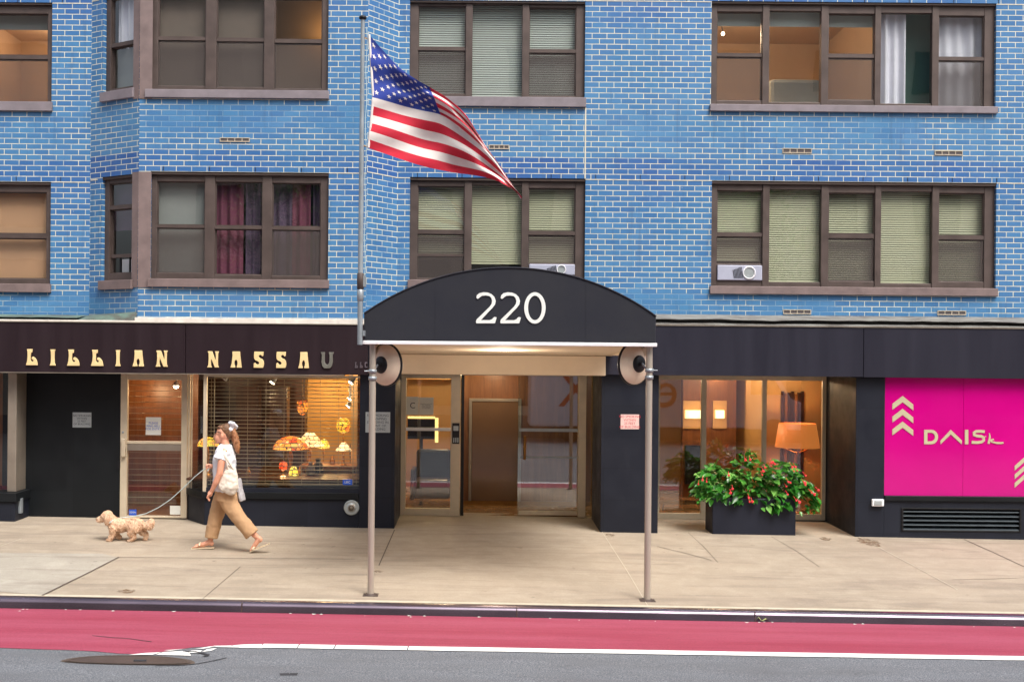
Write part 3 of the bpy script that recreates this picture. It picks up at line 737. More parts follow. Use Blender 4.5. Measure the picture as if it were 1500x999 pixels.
for (za, zb_, mt) in ((zb0, zt0, M['room_dark']), (P(350,150,0)[1], P(350,-26,0)[1], M['room_dark'])):
    mb = MB(); ring = [(-5.75,.58),(-4.93,.06),(-1.66,.06),(-1.3,.58),(-1.3,2.6),(-5.75,2.6)]
    mb.face([(x,y,za) for x,y in ring]); mb.face([(x,y,zb_) for x,y in reversed(ring)])
    for (xa,ya),(xb,yb) in ((ring[3],ring[4]),(ring[4],ring[5]),(ring[5],ring[0])): mb.face([(xa,ya,za),(xb,yb,za),(xb,yb,zb_),(xa,ya,zb_)])
    mb.build('room_interior', mt, B, fix=False)
mb = MB(); mb.face([(-3.35,.9,zb0+2.6),(-1.32,.9,zb0+2.6),(-1.32,.9,zt0+3),(-3.35,.9,zt0+3)]); mb.build('partition', M['room_peach'], B, fix=False)
# ---- brick skins
ZL = P(100, 462, .5)[1] - .06
wall(W, -16, XW0, ZL, ZT, HOLES['L'], HEAD_L); wall(W, XW1, 16, 3.02, ZT, HOLES['W'], HEAD_W)
wall(BF, XB0, XB1, 3.06, ZT, HOLES['B'], HEAD_B, .06); wall(AL, 0, LAL, ZL, ZT, HOLES['A'], HEAD_L+.05, .11); wall(AR, 0, LAR, 3.06, ZT, [], HEAD_W, .1)
mb = MB()   # roof slab and rear so the block is closed
mb.box(-16, 16, .52, 9.0, ZT-.05, ZT+.15); mb.box(-16, 16, 8.8, 9.0, -.3, ZT-.06); mb.box(-16.1, -15.9, .52, 8.8, -.3, ZT-.06); mb.box(15.9, 16.1, .52, 8.8, -.3, ZT-.06)
mb.build('roof', M['reveal'], B)
# ---- pale shelf-angle lines and weep holes at the window heads
def shelf(pl, a, b, z): mb = MB(); mb.box(a, b, 0, .004, z-.007, z+.007, 0, pl); mb.build('shelf_line', M['mortarline'], B)
st = .0816*33
for k in (0, 1):
    h = HOLES['W']; xs = sorted((q[0], q[1]) for q in h if (q[3] > HEAD_W+.5) == bool(k))
    zz = HEAD_W + k*st
    shelf(W, XW1+.01, xs[0][0]-.004, zz); shelf(W, xs[0][1]+.004, xs[1][0]-.004, zz); shelf(W, xs[1][1]+.004, 16, zz)
    shelf(AR, .004, LAR-.004, zz); hl = HOLES['L'][1-k]
    shelf(W, hl[1]+.004, XW0-.01, HEAD_L + k*st); hb = HOLES['B'][1-k]; shelf(BF, hb[1]+.004, XB1-.005, HEAD_B + k*st)
    shelf(AL, .01, HOLES['A'][k if False else 1-k][0]-.004 if False else .16, HEAD_L+.03 + k*st)
xj = P(857.5, 210, .5)[0]; mb = MB(); mb.box(xj-.009, xj+.009, 0, .004, HEAD_W+.01, P(857,158,.5)[1], 0, W)
mb.build('expansion_joint', M['mortarline'], B)
mb = MB()
for k in (0, 1):
    for pl, hd, a, b in ((W, HEAD_W, XW1+.3, 15), (W, HEAD_L, -9, XW0-.2), (BF, HEAD_B, XB0+.36, XB1)):
        u = a
        while u < b: mb.box(u-.005, u+.005, 0, .003, hd+k*st+.008, hd+k*st+.076, 0, pl); u += .672
mb.build('weep_hole', M['blackmetal'], B)['kind'] = 'stuff'
# ---- brick-size air vents
for (x0,x1,y0,y1,pl,Y) in ((322,366,202,208.5,BF,-.05),(716,746,212.5,219,W,.5),(1146,1189,217.5,225,W,.5),(1369,1410,221,228,W,.5),(1147,1188,453.5,460.5,W,.5),(1373,1415,455,462,W,.5)):
    a, zt = P(x0,y0,Y); b, zb_ = P(x1,y1,Y); mb = MB()
    zt, zb_ = P((x0+x1)/2, y0, Y)[1], P((x0+x1)/2, y1, Y)[1]
    t = .013; mb.box(a,b,0,.012,zt-t,zt,0,pl); mb.box(a,b,0,.012,zb_,zb_+t,0,pl)
    for k in range(5): u = a+(b-a-t)*k/4; mb.box(u,u+t,0,.011,zb_+t,zt-t,0,pl)
    v = mb.build('wall_vent', M['joint_pale'], B, bevel=.002)
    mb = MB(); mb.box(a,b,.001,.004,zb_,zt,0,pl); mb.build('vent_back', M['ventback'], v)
# ---- flashings over the fascia
FY = -.10
zf1 = P(1100, 478.5, FY)[1]; zf0 = P(1100, 550.8, FY)[1]
ztl, zbl = P(260, 474, FY)[1], P(260, 546.6, FY)[1]
def flash(x0, x1, ya, za, yb, zb_, mt, name, n=90, amp=.020):
    mb = MB(); rows = []
    for i in range(n+1):
        x = x0+(x1-x0)*i/n
        w = amp*noise.noise(Vector((x*1.3, 3.1, 0))) + amp*.5*noise.noise(Vector((x*5, 1, 2)))
        rows.append([(x, ya, za), (x, ya+(yb-ya)*.30, za+(zb_-za)*.40+w-.010), (x, ya+(yb-ya)*.06, za+(zb_-za)*.46+w), (x, yb, zb_+w*.3)])
    for r0, r1 in zip(rows[:-1], rows[1:]):
        for k in range(3): mb.face([r0[k], r1[k], r1[k+1], r0[k+1]])
    return mb.build(name, mt, B, fix=False)
flash(2.0, 16, FY+.01, zf1+.02, .49, P(1200, 462.5, .5)[1], M['ledge'], 'flashing')
flash(XW1-.3, 2.0, FY+.01, zf1+.02, .49, P(1200, 462.5, .5)[1], M['ledge'], 'flashing')
flash(-16, XW0, FY+.01, ztl+.03, .49, P(60, 461, .5)[1], M['copper'], 'flashing')
mb = MB()
zA = P(160, 459, .2)[1]
mb.face([(XW0, FY+.01, ztl+.03), (XB0, FY+.01, ztl+.05), (XB0-.02, -.04, ztl+.17), (XW0, .49, P(60,461,.5)[1])]); mb.build('flashing', M['copper'], B, fix=False)
mb = MB(); mb.box(XB0-.03, -1.35, FY+.006, -.052, ztl+.004, ztl+.085); mb.box(-16, XB0-.03, FY+.002, FY+.02, ztl+.012, ztl+.04); mb.build('flashing_board', M['whitewash'], B, bevel=.004)
# ================================================================== SHOP FRONT
XD = P(528, 510, FY)[0]
mb = MB(); mb.box(-16, -6.98, FY, .1, zbl, ztl); mb.box(-6.972, -4.262, FY, .1, zbl, ztl); mb.box(-4.254, -1.6, FY, .1, zbl, ztl)
mb.build('fascia', M['fascia_brown'], B, bevel=.004)
xq = P(1265, 515, FY)[0]
mb = MB(); mb.box(-1.593, xq-.004, FY, .1, zf0, zf1); mb.box(xq+.004, 16, FY, .1, zf0-.004, zf1); mb.build('fascia', M['fascia_navy'], B, bevel=.004)
mb = MB(); mb.box(-16, -1.62, FY-.012, FY+.05, ztl+.002, ztl+.014); mb.box(-1.62, 16, FY-.012, FY+.05, zf1+.002, zf1+.016); mb.box(-16, -1.95, FY+.004, .05, zbl-.016, zbl-.002); mb.build('fascia_edge', M['alu_dark'], B)
ZF = -.6
RY = .5     # shop door recess
XDL, XDR = P(177, 650, RY)[0], P(275, 650, RY)[0]
# ceiling strip above everything at street level
mb = MB(); mb.box(-16, 16, .1, 8.8, zf0+.12, zf0+.25); mb.build('ground_storey_ceiling', M['reveal'], B)
# recessed dark wall left of the door, window bay further left
XP1 = P(25, 650, .3)[0]
mb = MB(); mb.box(XP1-.3, XDL-.002, RY, RY+.2, ZF, zbl+.05); mb.build('stone_wall', M['stone_dark'], B)
mb = MB(); mb.prism([(-16,0),(P(22,750,0)[0],0),(P(36,750,.34)[0],.38),(P(36,750,.34)[0],.499),(-16,.499)], lambda a,b,d:(a,b,d), ZF, P(20,735,0)[1], 0); mb.build('stone_plinth', M['stone'], B, bevel=.006)
zq = P(20, 722, 0)[1]; mb = MB(); mb.prism([(-16,-.03),(P(25,720,0)[0],-.03),(P(39,720,.34)[0],.36),(P(39,720,.34)[0],.499),(-16,.499)], lambda a,b,d:(a,b,d), P(20,735,0)[1]+.002, zq, 0); mb.build('plinth_cap', M['stone_dark'], B, bevel=.006)
mb = MB(); mb.box(P(12,640,.15)[0], P(25,640,.15)[0], .12, .5, zq+.002, zbl-.02); wl = mb.build('shop_window', M['alu_dark'], B, bevel=.01)
mb = MB(); mb.face([(-16,.2,zq),(P(12,640,.2)[0],.2,zq),(P(12,640,.2)[0],.2,zbl),(-16,.2,zbl)]); mb.build('pane', M['shopglass'], wl)
mb = MB(); mb.face([(-16,.9,zq),(P(30,640,.9)[0],.9,zq),(P(30,640,.9)[0],.9,zbl+.1),(-16,.9,zbl+.1)]); mb.build('display_back', M['lobby_wood'], B, fix=False)
# ---- shop door
dz0, dz1 = gz(XDL, RY)+.01, zbl-.004
D = MB(); f = .055; e = .10
xa, xb = XDL, XDR
fx0, fx1 = P(187,650,RY)[0], P(266,650,RY)[0]; gt, gb = P(225,556.5,RY)[1], P(225,755,RY)[1]
D.box(xa, fx0, RY-.03, RY+.05, dz0, dz1); D.box(fx1, xb, RY-.03, RY+.05, dz0, dz1); D.box(fx0, fx1, RY-.028, RY+.048, gt, dz1); D.box(fx0, fx1, RY-.028, RY+.048, dz0, gb)
D.box(fx0, fx1, RY-.028, RY+.04, P(225,650,RY)[1], P(225,646,RY)[1])
door = D.build('shop_door', M['alu'], B, bevel=.005)
mb = MB(); mb.box(fx0, fx1, RY-.02, RY+.03, P(225,660,RY)[1], P(225,650.3,RY)[1]); mb.build('push_bar', M['alu_dark'], door, bevel=.004)
mb = MB(); mb.face([(fx0,RY,gb),(fx1,RY,gb),(fx1,RY,gt),(fx0,RY,gt)]); mb.build('pane', M['shopglass'], door)
mb = MB(); hx = P(183.5,655,RY)[0]; mb.box(hx-.04, hx+.025, RY-.085, RY-.03, P(225,669,RY)[1], P(225,642,RY)[1]); mb.build('handle', M['alu'], door, bevel=.012)
mb = MB(); mb.lathe([(0,.012),(.016,.012),(.018,0)], (P(181,633,RY)[0], RY-.03, P(181,633,RY)[1]), 14, ax=(0,-1,0)); mb.build('lock', M['galv'], door); mb = MB(); mb.box(P(173.5,680,RY)[0], P(177,680,RY)[0], RY-.04, RY-.03, P(225,686,RY)[1], P(225,676,RY)[1]); mb.build('latch_plate', M['blackmetal'], door)
# ---- angled glass and display window
XG0, XG1 = P(303, 640, .02)[0], P(526.5, 640, .02)[0]
zsl = P(420, 721, 0)[1]; zg0 = P(420, 715, 0)[1]
mb = MB(); pts = [(XDR+.002, .5), (P(299.5,750,0)[0], 0), (XG1, 0), (XG1, .5)]
mb.prism(pts, lambda a,b,d:(a,b,d), ZF, zsl-.10); mb.build('stone_plinth', M['stone'], B, bevel=.006)
mb = MB(); pts2 = [(XDR-.01, .47), (P(298,750,0)[0]-.01, -.03), (XG1, -.03), (XG1, .5), (XDR, .5)]
mb.prism(pts2, lambda a,b,d:(a,b,d), zsl-.098, zsl); mb.build('plinth_cap', M['stone_dark'], B, bevel=.006)
mb = MB(); zt = zbl-.02
mb.box(XG0-.05, XG0, -.005, .06, zsl, zt); mb.box(XG0, XG1, .0, .05, zt-.03, zt)
mb.tube([(XDR+.03,.46,zsl),(XDR+.03,.46,zt)], .022, 8); mb.tube([(P(281,640,.4)[0],.40,zsl),(P(281,640,.4)[0],.40,zt)], .012, 8)
sw = mb.build('shop_window', M['alu'], B, bevel=.004)
mb = MB(); mb.box(XG0, XG1, .0, .05, zsl, zg0); mb.build('bottom_rail', M['stone'], sw)
mb = MB(); mb.face([(XG0,.03,zg0),(XG1,.03,zg0),(XG1,.03,zt-.03),(XG0,.03,zt-.03)]); mb.face([(XDR+.03,.46,zsl),(XG0-.03,.03,zsl),(XG0-.03,.03,zt),(XDR+.03,.46,zt)]); mb.build('pane', M['shopglass'], sw)
mb = MB(); y0, y1 = .05, .058    # alarm strip frame on the inside of the glass
ax0, ax1, az0, az1 = P(313,640,.05)[0], P(518,640,.05)[0], P(420,709,.05)[1], P(420,553,.05)[1]
for q in ((ax0,ax0+.012,az0,az1),(ax1-.012,ax1,az0,az1),(ax0+.012,ax1-.012,az0,az0+.012),(ax0+.012,ax1-.012,az1-.012,az1)): mb.box(q[0],q[1],y0,y1,q[2],q[3])
mb.build('inner_frame', M['grille'], sw)
# roller grille behind the glass
mb = MB(); z = zg0+.02; gx0, gx1 = XG0-.02, XG1-.02
k = 0
while z < zt-.05:
    mb.box(gx0, gx1, .205, .212, z, z+.011)
    z += .056; k += 1
for i in range(9):
    u = gx0+.04+i*(gx1-gx0-.08)/8; mb.box(u-.003, u+.003, .202, .204, zg0+.02, zt-.05)
z = dz0+.2
while z < dz1-.1: mb.box(XDL+.03, XDR+.03, RY+.16, RY+.166, z, z+.008); z += .085
mb.build('roller_grille', M['grille'], B)
# shop interior
zi = P(420, 697.5, .6)[1]
mb = MB(); mb.box(XDR+.05, XG1-.01, .22, 2.2, zi-.03, zi); mb.build('display_floor', M['dark_wood'], B)
mb = MB(); mb.box(XDR+.0, XG1-.01, .51, .53, zsl, zi-.03); mb.build('display_riser', M['reveal'], B)
X0, X1 = -6.2, XG1+.05; YB = 3.4; xm = P(450, 640, YB)[0]
mb = MB(); mb.face([(xm,YB,-.2),(X1,YB,-.2),(X1,YB,zf0+.12),(xm,YB,zf0+.12)]); mb.face([(X1,YB,-.2),(X1,.22,-.2),(X1,.22,zf0+.12),(X1,YB,zf0+.12)]); mb.build('shop_wall', M['shop_wall'], B, fix=False)
mb = MB(); mb.face([(X0,YB-.3,-.2),(xm,YB-.3,-.2),(xm,YB-.3,zf0+.12),(X0,YB-.3,zf0+.12)]); mb.face([(xm,YB-.3,-.2),(xm,YB,-.2),(xm,YB,zf0),(xm,YB-.3,zf0)]); mb.face([(X0,RY+.2,-.2),(X0,YB,-.2),(X0,YB,zf0),(X0,RY+.2,zf0)]); mb.build('shop_wall', M['dark_wood'], B, fix=False)
mb = MB(); mb.face([(X0,RY,.07),(X1,RY,.07),(X1,YB,.07),(X0,YB,.07)]); mb.build('shop_floor', M['lobby_wood'], B, fix=False)
mb = MB(); mb.face([(X0,.12,zf0+.1),(X1,.12,zf0+.1),(X1,YB,zf0+.1),(X0,YB,zf0+.1)][::-1]); mb.build('shop_ceiling', M['lobby_wood'], B, fix=False)
mb = MB(); mb.box(-6.1, -4.55, 1.9, 1.95, .07, zf0+.1); mb.build('shop_screen_wall', M['lobby_wood'], B)
for (px0,px1,y) in ((345,378,2.4),(395,420,2.2),(519,530,1.9)):
    mb = MB(); a, b = P(px0,640,y)[0], P(px1,640,y)[0]; mb.box(a, b, y, y+.3, .1, 2.0); mb.build('display_cabinet', M['dark_wood'], B, bevel=.01)
mb = MB(); xt0, xt1 = P(440,690,1.4)[0], P(524,690,1.4)[0]; zt_ = P(480,681,1.4)[1]
tb = thing('display_table', 'amber wood display table holding glowing lamps inside the shop window', 'table', ((xt0+xt1)/2, 1.5, zi))
mb.box(xt0, xt1, 1.2, 2.0, zt_-.04, zt_); mb.build('table_top', M['lobby_wood'], tb, bevel=.005)
for x in (xt0+.05, xt1-.05):
    for y in (1.26, 1.94): mb = MB(); mb.box(x-.025, x+.025, y-.025, y+.025, .07, zt_-.04); mb.build('leg', M['dark_wood'], tb)
# sofa upstairs
y = 1.35; a, b = P(1128,130,y)[0], P(1203,130,y)[0]; z0, z1 = P(1166,158,y)[1], P(1166,116,y)[1]
so_ = thing('sofa', 'grey sofa back seen low in the wide pane of the upper five-part window', 'sofa', ((a+b)/2, y, z0))
mb = MB(); mb.box(a, b, y, y+.25, z0, z1); mb.build('backrest', M['shade_grey'], so_, bevel=.06)
mb = MB(); mb.box(a+.5, a+.64, y+.5, y+.6, z0, P(1190,76,y)[1]); mb.build('lamp_column', M['sconce'], so_) if False else None
# ---- pillars at the entrance
XE0, XE1, XE2 = P(578.5,650,0)[0], P(880,700,0)[0], P(964.5,650,0)[0]
mb = MB(); mb.box(XG1+.002, XE0, 0, 1.36, ZF, zf0-.002); mb.build('stone_pillar', M['stone'], B, bevel=.006)
mb = MB(); mb.box(XE1, XE2, 0, 1.30, ZF, zf0-.006); mb.build('stone_pillar', M['stone'], B, bevel=.006)
XW2 = P(1253.5, 650, 0)[0]; XPK = P(1296, 640, 0)[0]
zp1, zp0 = P(1400, 553.5, 0)[1], P(1400, 726.5, 0)[1]
mb = MB(); mb.box(XW2, XPK, 0, 1.7, ZF, zf0-.008); mb.build('stone_wall', M['stone'], B, bevel=.006)
lx0, lx1, lz1, lz0 = P(1320,760,0)[0], P(1496,760,0)[0], P(1400,744,0)[1], P(1400,778.5,0)[1]
mb = MB(); zc = zp0-.075
mb.box(XPK+.001, lx0, 0, .3, ZF, zc); mb.box(lx1, 16, 0, .3, ZF, zc); mb.box(lx0, lx1, 0, .3, ZF, lz0); mb.box(lx0, lx1, 0, .3, lz1, zc); mb.build('stone_wall', M['stone'], B)
mb = MB(); mb.box(XPK+.002, 16, -.03, .3, zc+.002, zp0-.002); mb.build('stone_sill', M['stone_dark'], B, bevel=.005)
mb = MB(); mb.box(P(1621,640,.02)[0], 16, 0, .3, zp0, zf0-.01); mb.build('stone_wall', M['stone'], B)
mb = MB(); mb.box(lx0, lx1, .12, .14, lz0, lz1); lv = mb.build('louvre_vent', M['blackmetal'], B)
for i in range(5):
    mb = MB(); z = lz0+.02+i*(lz1-lz0-.02)/5; mb.prism([(.10,z),(.0,z-.0),(.005,z+.015),(.10,z+.045)], lambda a,b,d:(d,a,b), lx0+.03, lx1-.03); mb.build('slat', pm('dark_slat%d' % i, srgb(58,66,72), .4, .3, .1, 6), lv)
mb = MB(); t=.03; mb.box(lx0,lx0+t,-.012,.1,lz0,lz1); mb.box(lx1-t,lx1,-.012,.1,lz0,lz1); mb.box(lx0+t,lx1-t,-.01,.1,lz1-.02,lz1); mb.box(lx0+t,lx1-t,-.01,.1,lz0,lz0+.016); mb.build('frame', M['blackmetal'], lv, bevel=.003)
mb = MB(); mb.box(P(1276,736,0)[0], P(1293.5,736,0)[0], -.05, -.002, P(1285,741,0)[1], P(1285,730.5,0)[1])
ob = mb.build('outlet_box', M['white'], B, bevel=.012)
mb = MB(); mb.box(P(1279,736,0)[0], P(1290,736,0)[0], -.056, -.05, P(1285,739,0)[1], P(1285,732.5,0)[1]); mb.build('outlet_cover', M['plaque'], ob, bevel=.003)
x, z = P(515, 743, 0); mb = MB(); mb.lathe([(.0,.03),(.055,.034),(.062,.022),(.085,.022),(.105,.03),(.113,.016),(.113,0)], (x,0,z), 36, ax=(0,-1,0)); cp = mb.build('standpipe_cap', M['plaque'], B)
mb = MB(); mb.lathe([(0,.041),(.05,.038),(.052,.03)], (x,0,z), 24, ax=(0,-1,0)); mb.build('cap_grille', M['alu_dark'], cp)
mb = MB()
for i in range(12):
    a = 2*PI*i/12; mb.box(x+.03*math.cos(a)-.006, x+.03*math.cos(a)+.006, -.0425, -.036, z+.03*math.sin(a)-.006, z+.03*math.sin(a)+.006)
mb.build('cap_holes', M['blackmetal'], cp)
mb = MB(); x, z = P(31, 740, .2); mb.box(x-.03, x+.03, .12, .2, z-.11, z+.11); mb.build('key_box', M['galv'], B, bevel=.006)
# ================================================================== ENTRANCE AND LOBBY
DY = 1.36; sD = lambda px, py=650: P(px, py, DY)[0]; zD = lambda py, px=730: P(px, py, DY)[1]
zfl = gz(.3, DY)
zc_ = zf0 + .1
mb = MB(); zt = zf0+.02
def dbox(mb, p0, p1, y0, y1, z0, z1): mb.box(sD(p0), sD(p1), DY+y0, DY+y1, z0, z1)
dbox(mb, 586.5, 594.5, -.04, .06, zfl, zt); dbox(mb, 594.5, 660, -.035, .055, zfl, zD(745)); dbox(mb, 660, 674, -.04, .06, zfl, zt); dbox(mb, 594.5, 660, -.035, .055, zD(555), zt)
en = mb.build('entrance_door', M['alu'], B, bevel=.005)
mb = MB(); mb.face([(sD(594.5),DY,zD(745)),(sD(660),DY,zD(745)),(sD(660),DY,zD(555)),(sD(594.5),DY,zD(555))]); mb.build('pane', M['doorglass'], en)
mb = MB(); dbox(mb, 594.5, 660, -.07, -.045, zD(631.5), zD(627)); mb.build('push_bar', M['white'], en, bevel=.004)
mb = MB(); dbox(mb, 662.5, 673, -.07, -.041, zD(650), zD(620)); lk = mb.build('intercom', M['blackmetal'], en, bevel=.004)
mb = MB(); [dbox(mb, 664+i*3, 665.6+i*3, -.075, -.07, zD(648), zD(641)) for i in range(3)]; dbox(mb, 664, 671.5, -.073, -.07, zD(631), zD(624)); mb.build('key_pad', M['plaque'], lk)
mb = MB(); dbox(mb, 675, 679.5, .0, .08, zfl, zt); mb.build('door_edge', M['blackmetal'], B)
mb = MB(); dbox(mb, 761, 847, .10, .14, zfl+.01, zD(749)); dbox(mb, 847.5, 858, -.04, .16, zfl, zt); dbox(mb, 858, 873, .0, .05, zfl, zD(757.5)+.02); dbox(mb, 674, 858, -.03, .2, zt-.07, zt)
sl = mb.build('sliding_door', M['alu'], B, bevel=.005)
mb = MB(); y = DY+.12; mb.face([(sD(761),y,zD(749)),(sD(847),y,zD(749)),(sD(847),y,zt-.07),(sD(761),y,zt-.07)]); mb.face([(sD(858),DY+.03,zfl),(sD(873),DY+.03,zfl),(sD(873),DY+.03,zt),(sD(858),DY+.03,zt)]); mb.build('pane', M['slideglass'], sl)
mb = MB(); dbox(mb, 761, 847, .07, .10, zD(632), zD(627.5)); dbox(mb, 761, 847, .09, .10, zD(671), zD(669)); mb.build('push_bar', M['galv'], sl, bevel=.003)
mb = MB(); mb.tube([(sD(769),DY+.02,zD(673)),(sD(769),DY+.02,zD(638))], .022, 10); [mb.tube([(sD(769),DY+.02,zD(p)),(sD(769),DY+.11,zD(p))], .012, 8) for p in (642,669)]; mb.build('handle', M['brass'], sl)
mb = MB(); mb.box(sD(760)-.012, sD(760)+.012, DY+.09, DY+.15, zfl, zt); mb.build('door_edge', M['doorglass'], sl)
# vestibule and lobby shell
VB = 2.7; xv0, xv1 = -.26, 1.93
mb = MB(); mb.box(xv0, xv1, VB, VB+.1, -.1, zc_); mb.build('vestibule_wall', M['lobby_wood'], B)
vx = lambda px: P(px, 650, VB-.02)[0]; vz_ = lambda py: P(725, py, VB-.02)[1]
mb = MB(); mb.box(vx(691), vx(759), VB-.03, VB, .09, vz_(588)); vd = mb.build('inner_door', M['taupe'], B, bevel=.006)
mb = MB(); t = .05; mb.box(vx(691)-t, vx(691), VB-.045, VB, .09, vz_(588)+t); mb.box(vx(759), vx(759)+t, VB-.045, VB, .09, vz_(588)+t); mb.box(vx(691), vx(759), VB-.045, VB, vz_(588), vz_(588)+t); mb.build('frame', M['alu_dark'], vd, bevel=.004)
mb = MB(); mb.box(xv0, xv1, VB-.02, VB-.001, .0, .09); mb.build('baseboard', M['brass'], B)
mb = MB(); mb.box(-1.95, 8.0, 5.4, 5.5, -.1, zc_); mb.box(-2.0, -1.9, 1.40, 5.4, -.1, zc_); mb.build('lobby_wall', M['lobby_wall'], B)
mb = MB(); mb.box(xv0-.06, xv0, 1.5, VB, -.1, zc_); mb.box(xv1, xv1+.06, 1.5, VB, -.1, zc_); mb.build('glass_partition', M['doorglass'], B)
mb = MB(); mb.face([(-1.9,DY+.07,.02),(8,DY+.07,.0),(8,5.4,.0),(-1.9,5.4,.02)]); mb.build('lobby_floor', M['lobby_floor'], B, fix=False)
mb = MB(); mb.face([(-1.9,DY,zc_-.01),(8,DY,zc_-.01),(8,5.4,zc_-.01),(-1.9,5.4,zc_-.01)][::-1]); mb.build('lobby_ceiling', M['soffit'], B, fix=False)
# soffits of the recesses
mb = MB(); mb.box(XE0+.002, XE1-.002, .101, DY+.2, zf0-.003, zf0+.05); mb.box(XE2+.002, XW2-.002, .101, 1.5, zf0-.004, zf0+.05); mb.build('recess_soffit', M['soffit'], B)
def downlight(px, py, Y, power, z=None):
    x = P(px, py, Y)[0]; z = zc_-.012 if z is None else z
    mb = MB(); mb.lathe([(.0,-.006),(.075,-.006)], (x, Y, z), 20); d = mb.build('downlight', M['warmlamp'], B, fix=True)
    mb = MB(); mb.lathe([(.075,-.004),(.10,-.004),(.10,.0)], (x, Y, z), 20); mb.build('trim_ring', M['white'], d)
    lamp('lobby_lamp', (x, Y, z-.06), power)
downlight(654, 564, 2.2, 11); downlight(727, 560, 2.0, 9); downlight(655, 564, 4.0, 24); downlight(970, 566, 2.6, 20); downlight(1047, 571, 4.2, 28); downlight(1065, 565, 2.9, 17); downlight(1150, 560, 2.3, 8)
# left lobby seen through the door: cove, desk, wall screen
x0, x1 = P(613,580,5.3)[0], P(700,580,5.3)[0]
mb = MB(); mb.box(-1.9, -.3, 4.9, 5.38, zc_-.30, zc_-.22); mb.build('cove_shelf', M['lobby_wall'], B)
mb = MB(); mb.box(-1.85, -.3, 5.0, 5.3, zc_-.219, zc_-.205); mb.build('cove_light', M['warmlamp'], B)
y = 3.6; a, b = P(597,630,y)[0], P(637,630,y)[0]
ws = thing('wall_screen', 'dark flat screen glowing amber at its edge inside the lobby behind the glass entrance door', 'screen', ((a+b)/2, y, P(615,640,y)[1]))
mb = MB(); mb.box(a, b, y, y+.06, P(615,643,y)[1], P(615,614,y)[1]); mb.build('screen', M['blackmetal'], ws, bevel=.005)
mb = MB(); mb.box(b+.002, b+.06, y+.03, y+.05, P(615,648,y)[1], P(615,612,y)[1]); mb.box(a, b, y+.03, y+.05, P(615,613,y)[1], P(615,610,y)[1]); mb.build('edge_light', M['sconce'], ws)
mb = MB(); mb.box((a+b)/2-.03, (a+b)/2+.03, y+.02, y+.06, .0, P(615,643,y)[1]); mb.box((a+b)/2-.2, (a+b)/2+.2, y-.1, y+.2, .0, .03); mb.build('stand', M['blackmetal'], ws)
y = 2.6; a, b = P(604,690,y)[0], P(655,690,y)[0]
ch = thing('armchair', 'dark leather armchair standing in the lobby behind the glass entrance door', 'armchair', ((a+b)/2, y, .02))
mb = MB(); mb.box(-1.05, -.45, 2.6, 3.1, .12, .45); mb.build('seat', M['dark_wood'], ch, bevel=.05)
mb = MB(); mb.box(-1.05, -.45, 3.1, 3.25, .12, .92); mb.build('backrest', M['blackmetal'], ch, bevel=.05)
for x in (-1.12, -.45): mb = MB(); mb.box(x, x+.07, 2.6, 3.2, .1, .62); mb.build('armrest', M['dark_wood'], ch, bevel=.02)
# lobby window
LY = 1.45; sL = lambda px: P(px, 660, LY)[0]; zL = lambda py, px=1090: P(px, py, LY)[1]
zl0, zl1 = gz(4, LY)+.005, zf0-.006
mb = MB()
for p, q in ((959,966),(1026.5,1034),(1115.5,1122),(1203.5,1209)): mb.box(sL(p), sL(q), LY-.03, LY+.04, zl0, zl1)
mb.box(sL(966), sL(1203.5), LY-.025, LY+.04, zl0, zL(752)); mb.box(sL(966), sL(1203.5), LY-.025, LY+.04, zL(557), zl1)
lw_ = mb.build('lobby_window', M['alu'], B, bevel=.004)
mb = MB()
for p, q in ((966,1026.5),(1034,1115.5),(1122,1203.5)): mb.face([(sL(p),LY,zL(752)),(sL(q),LY,zL(752)),(sL(q),LY,zL(557)),(sL(p),LY,zL(557))])
mb.build('pane', M['lobbyglass'], lw_)
mb = MB(); y = 2.9; mb.box(P(1118,640,y)[0], 6.4, y, y+.12, -.1, zc_); mb.box(P(1118,640,y)[0], P(1118,640,y)[0]+.12, y+.12, 5.4, -.1, zc_); mb.build('lobby_wall', M['lobby_wall'], B)
mb = MB(); y = 4.2; mb.box(P(1000,640,y)[0], P(1078,640,y)[0], y, y+.2, .0, zc_); mb.build('feature_wall', M['lobby_wood'], B)
for i, (p, q) in enumerate(((1003,1027),(1047,1060))):
    y = 4.15; a, b = P(p,606,y)[0], P(q,606,y)[0]
    w = thing('wall_sconce', ('wide glowing wall sconce on a tall plate beside the lobby window post', 'narrow glowing wall sconce deeper in the lobby, the smaller of two')[i], 'wall lamp', ((a+b)/2, y, P(p,606,y)[1]), 'glowing sconces on the lobby wall')
    mb = MB(); mb.box(a-.03, b+.06, y+.01, y+.045, P(p,628,y)[1], P(p,587,y)[1]); mb.build('back_plate', M['lobby_wall'], w, bevel=.004)
    mb = MB(); mb.box(a, b, y-.08, y+.005, P(p,612.5,y)[1], P(p,600.5,y)[1]); mb.build('lamp_shade', M['sconce'], w, bevel=.006)
    lamp('sconce_lamp', ((a+b)/2, y-.18, P(p,606,y)[1]), 1.4, (1,.68,.3))
y = 4.1; a, b = P(1004,700,y)[0], P(1028,700,y)[0]
mb = MB(); mb.box(a, b, y, y+.09, .25, .95); mb.build('wall_niche', M['blackmetal'], B, bevel=.005)
y = 2.87; ar = thing('wall_art', 'tall dark striped wood panel hung on the ochre wall above the orange lamp', 'wall art', (P(1160,600,y)[0], y, P(1160,620,y)[1]))
for i in range(7):
    a = P(1144+i*4.8,600,y)[0]; mb = MB(); mb.box(a, a+.048, y-.03-.01*(i % 3), y+.025, P(1160,716,y)[1], P(1160,573+2*(i*5 % 3),y)[1]); mb.build('panel', [M['dark_wood'],M['lobby_wood'],M['dark_wood']][i % 3], ar, bevel=.003)
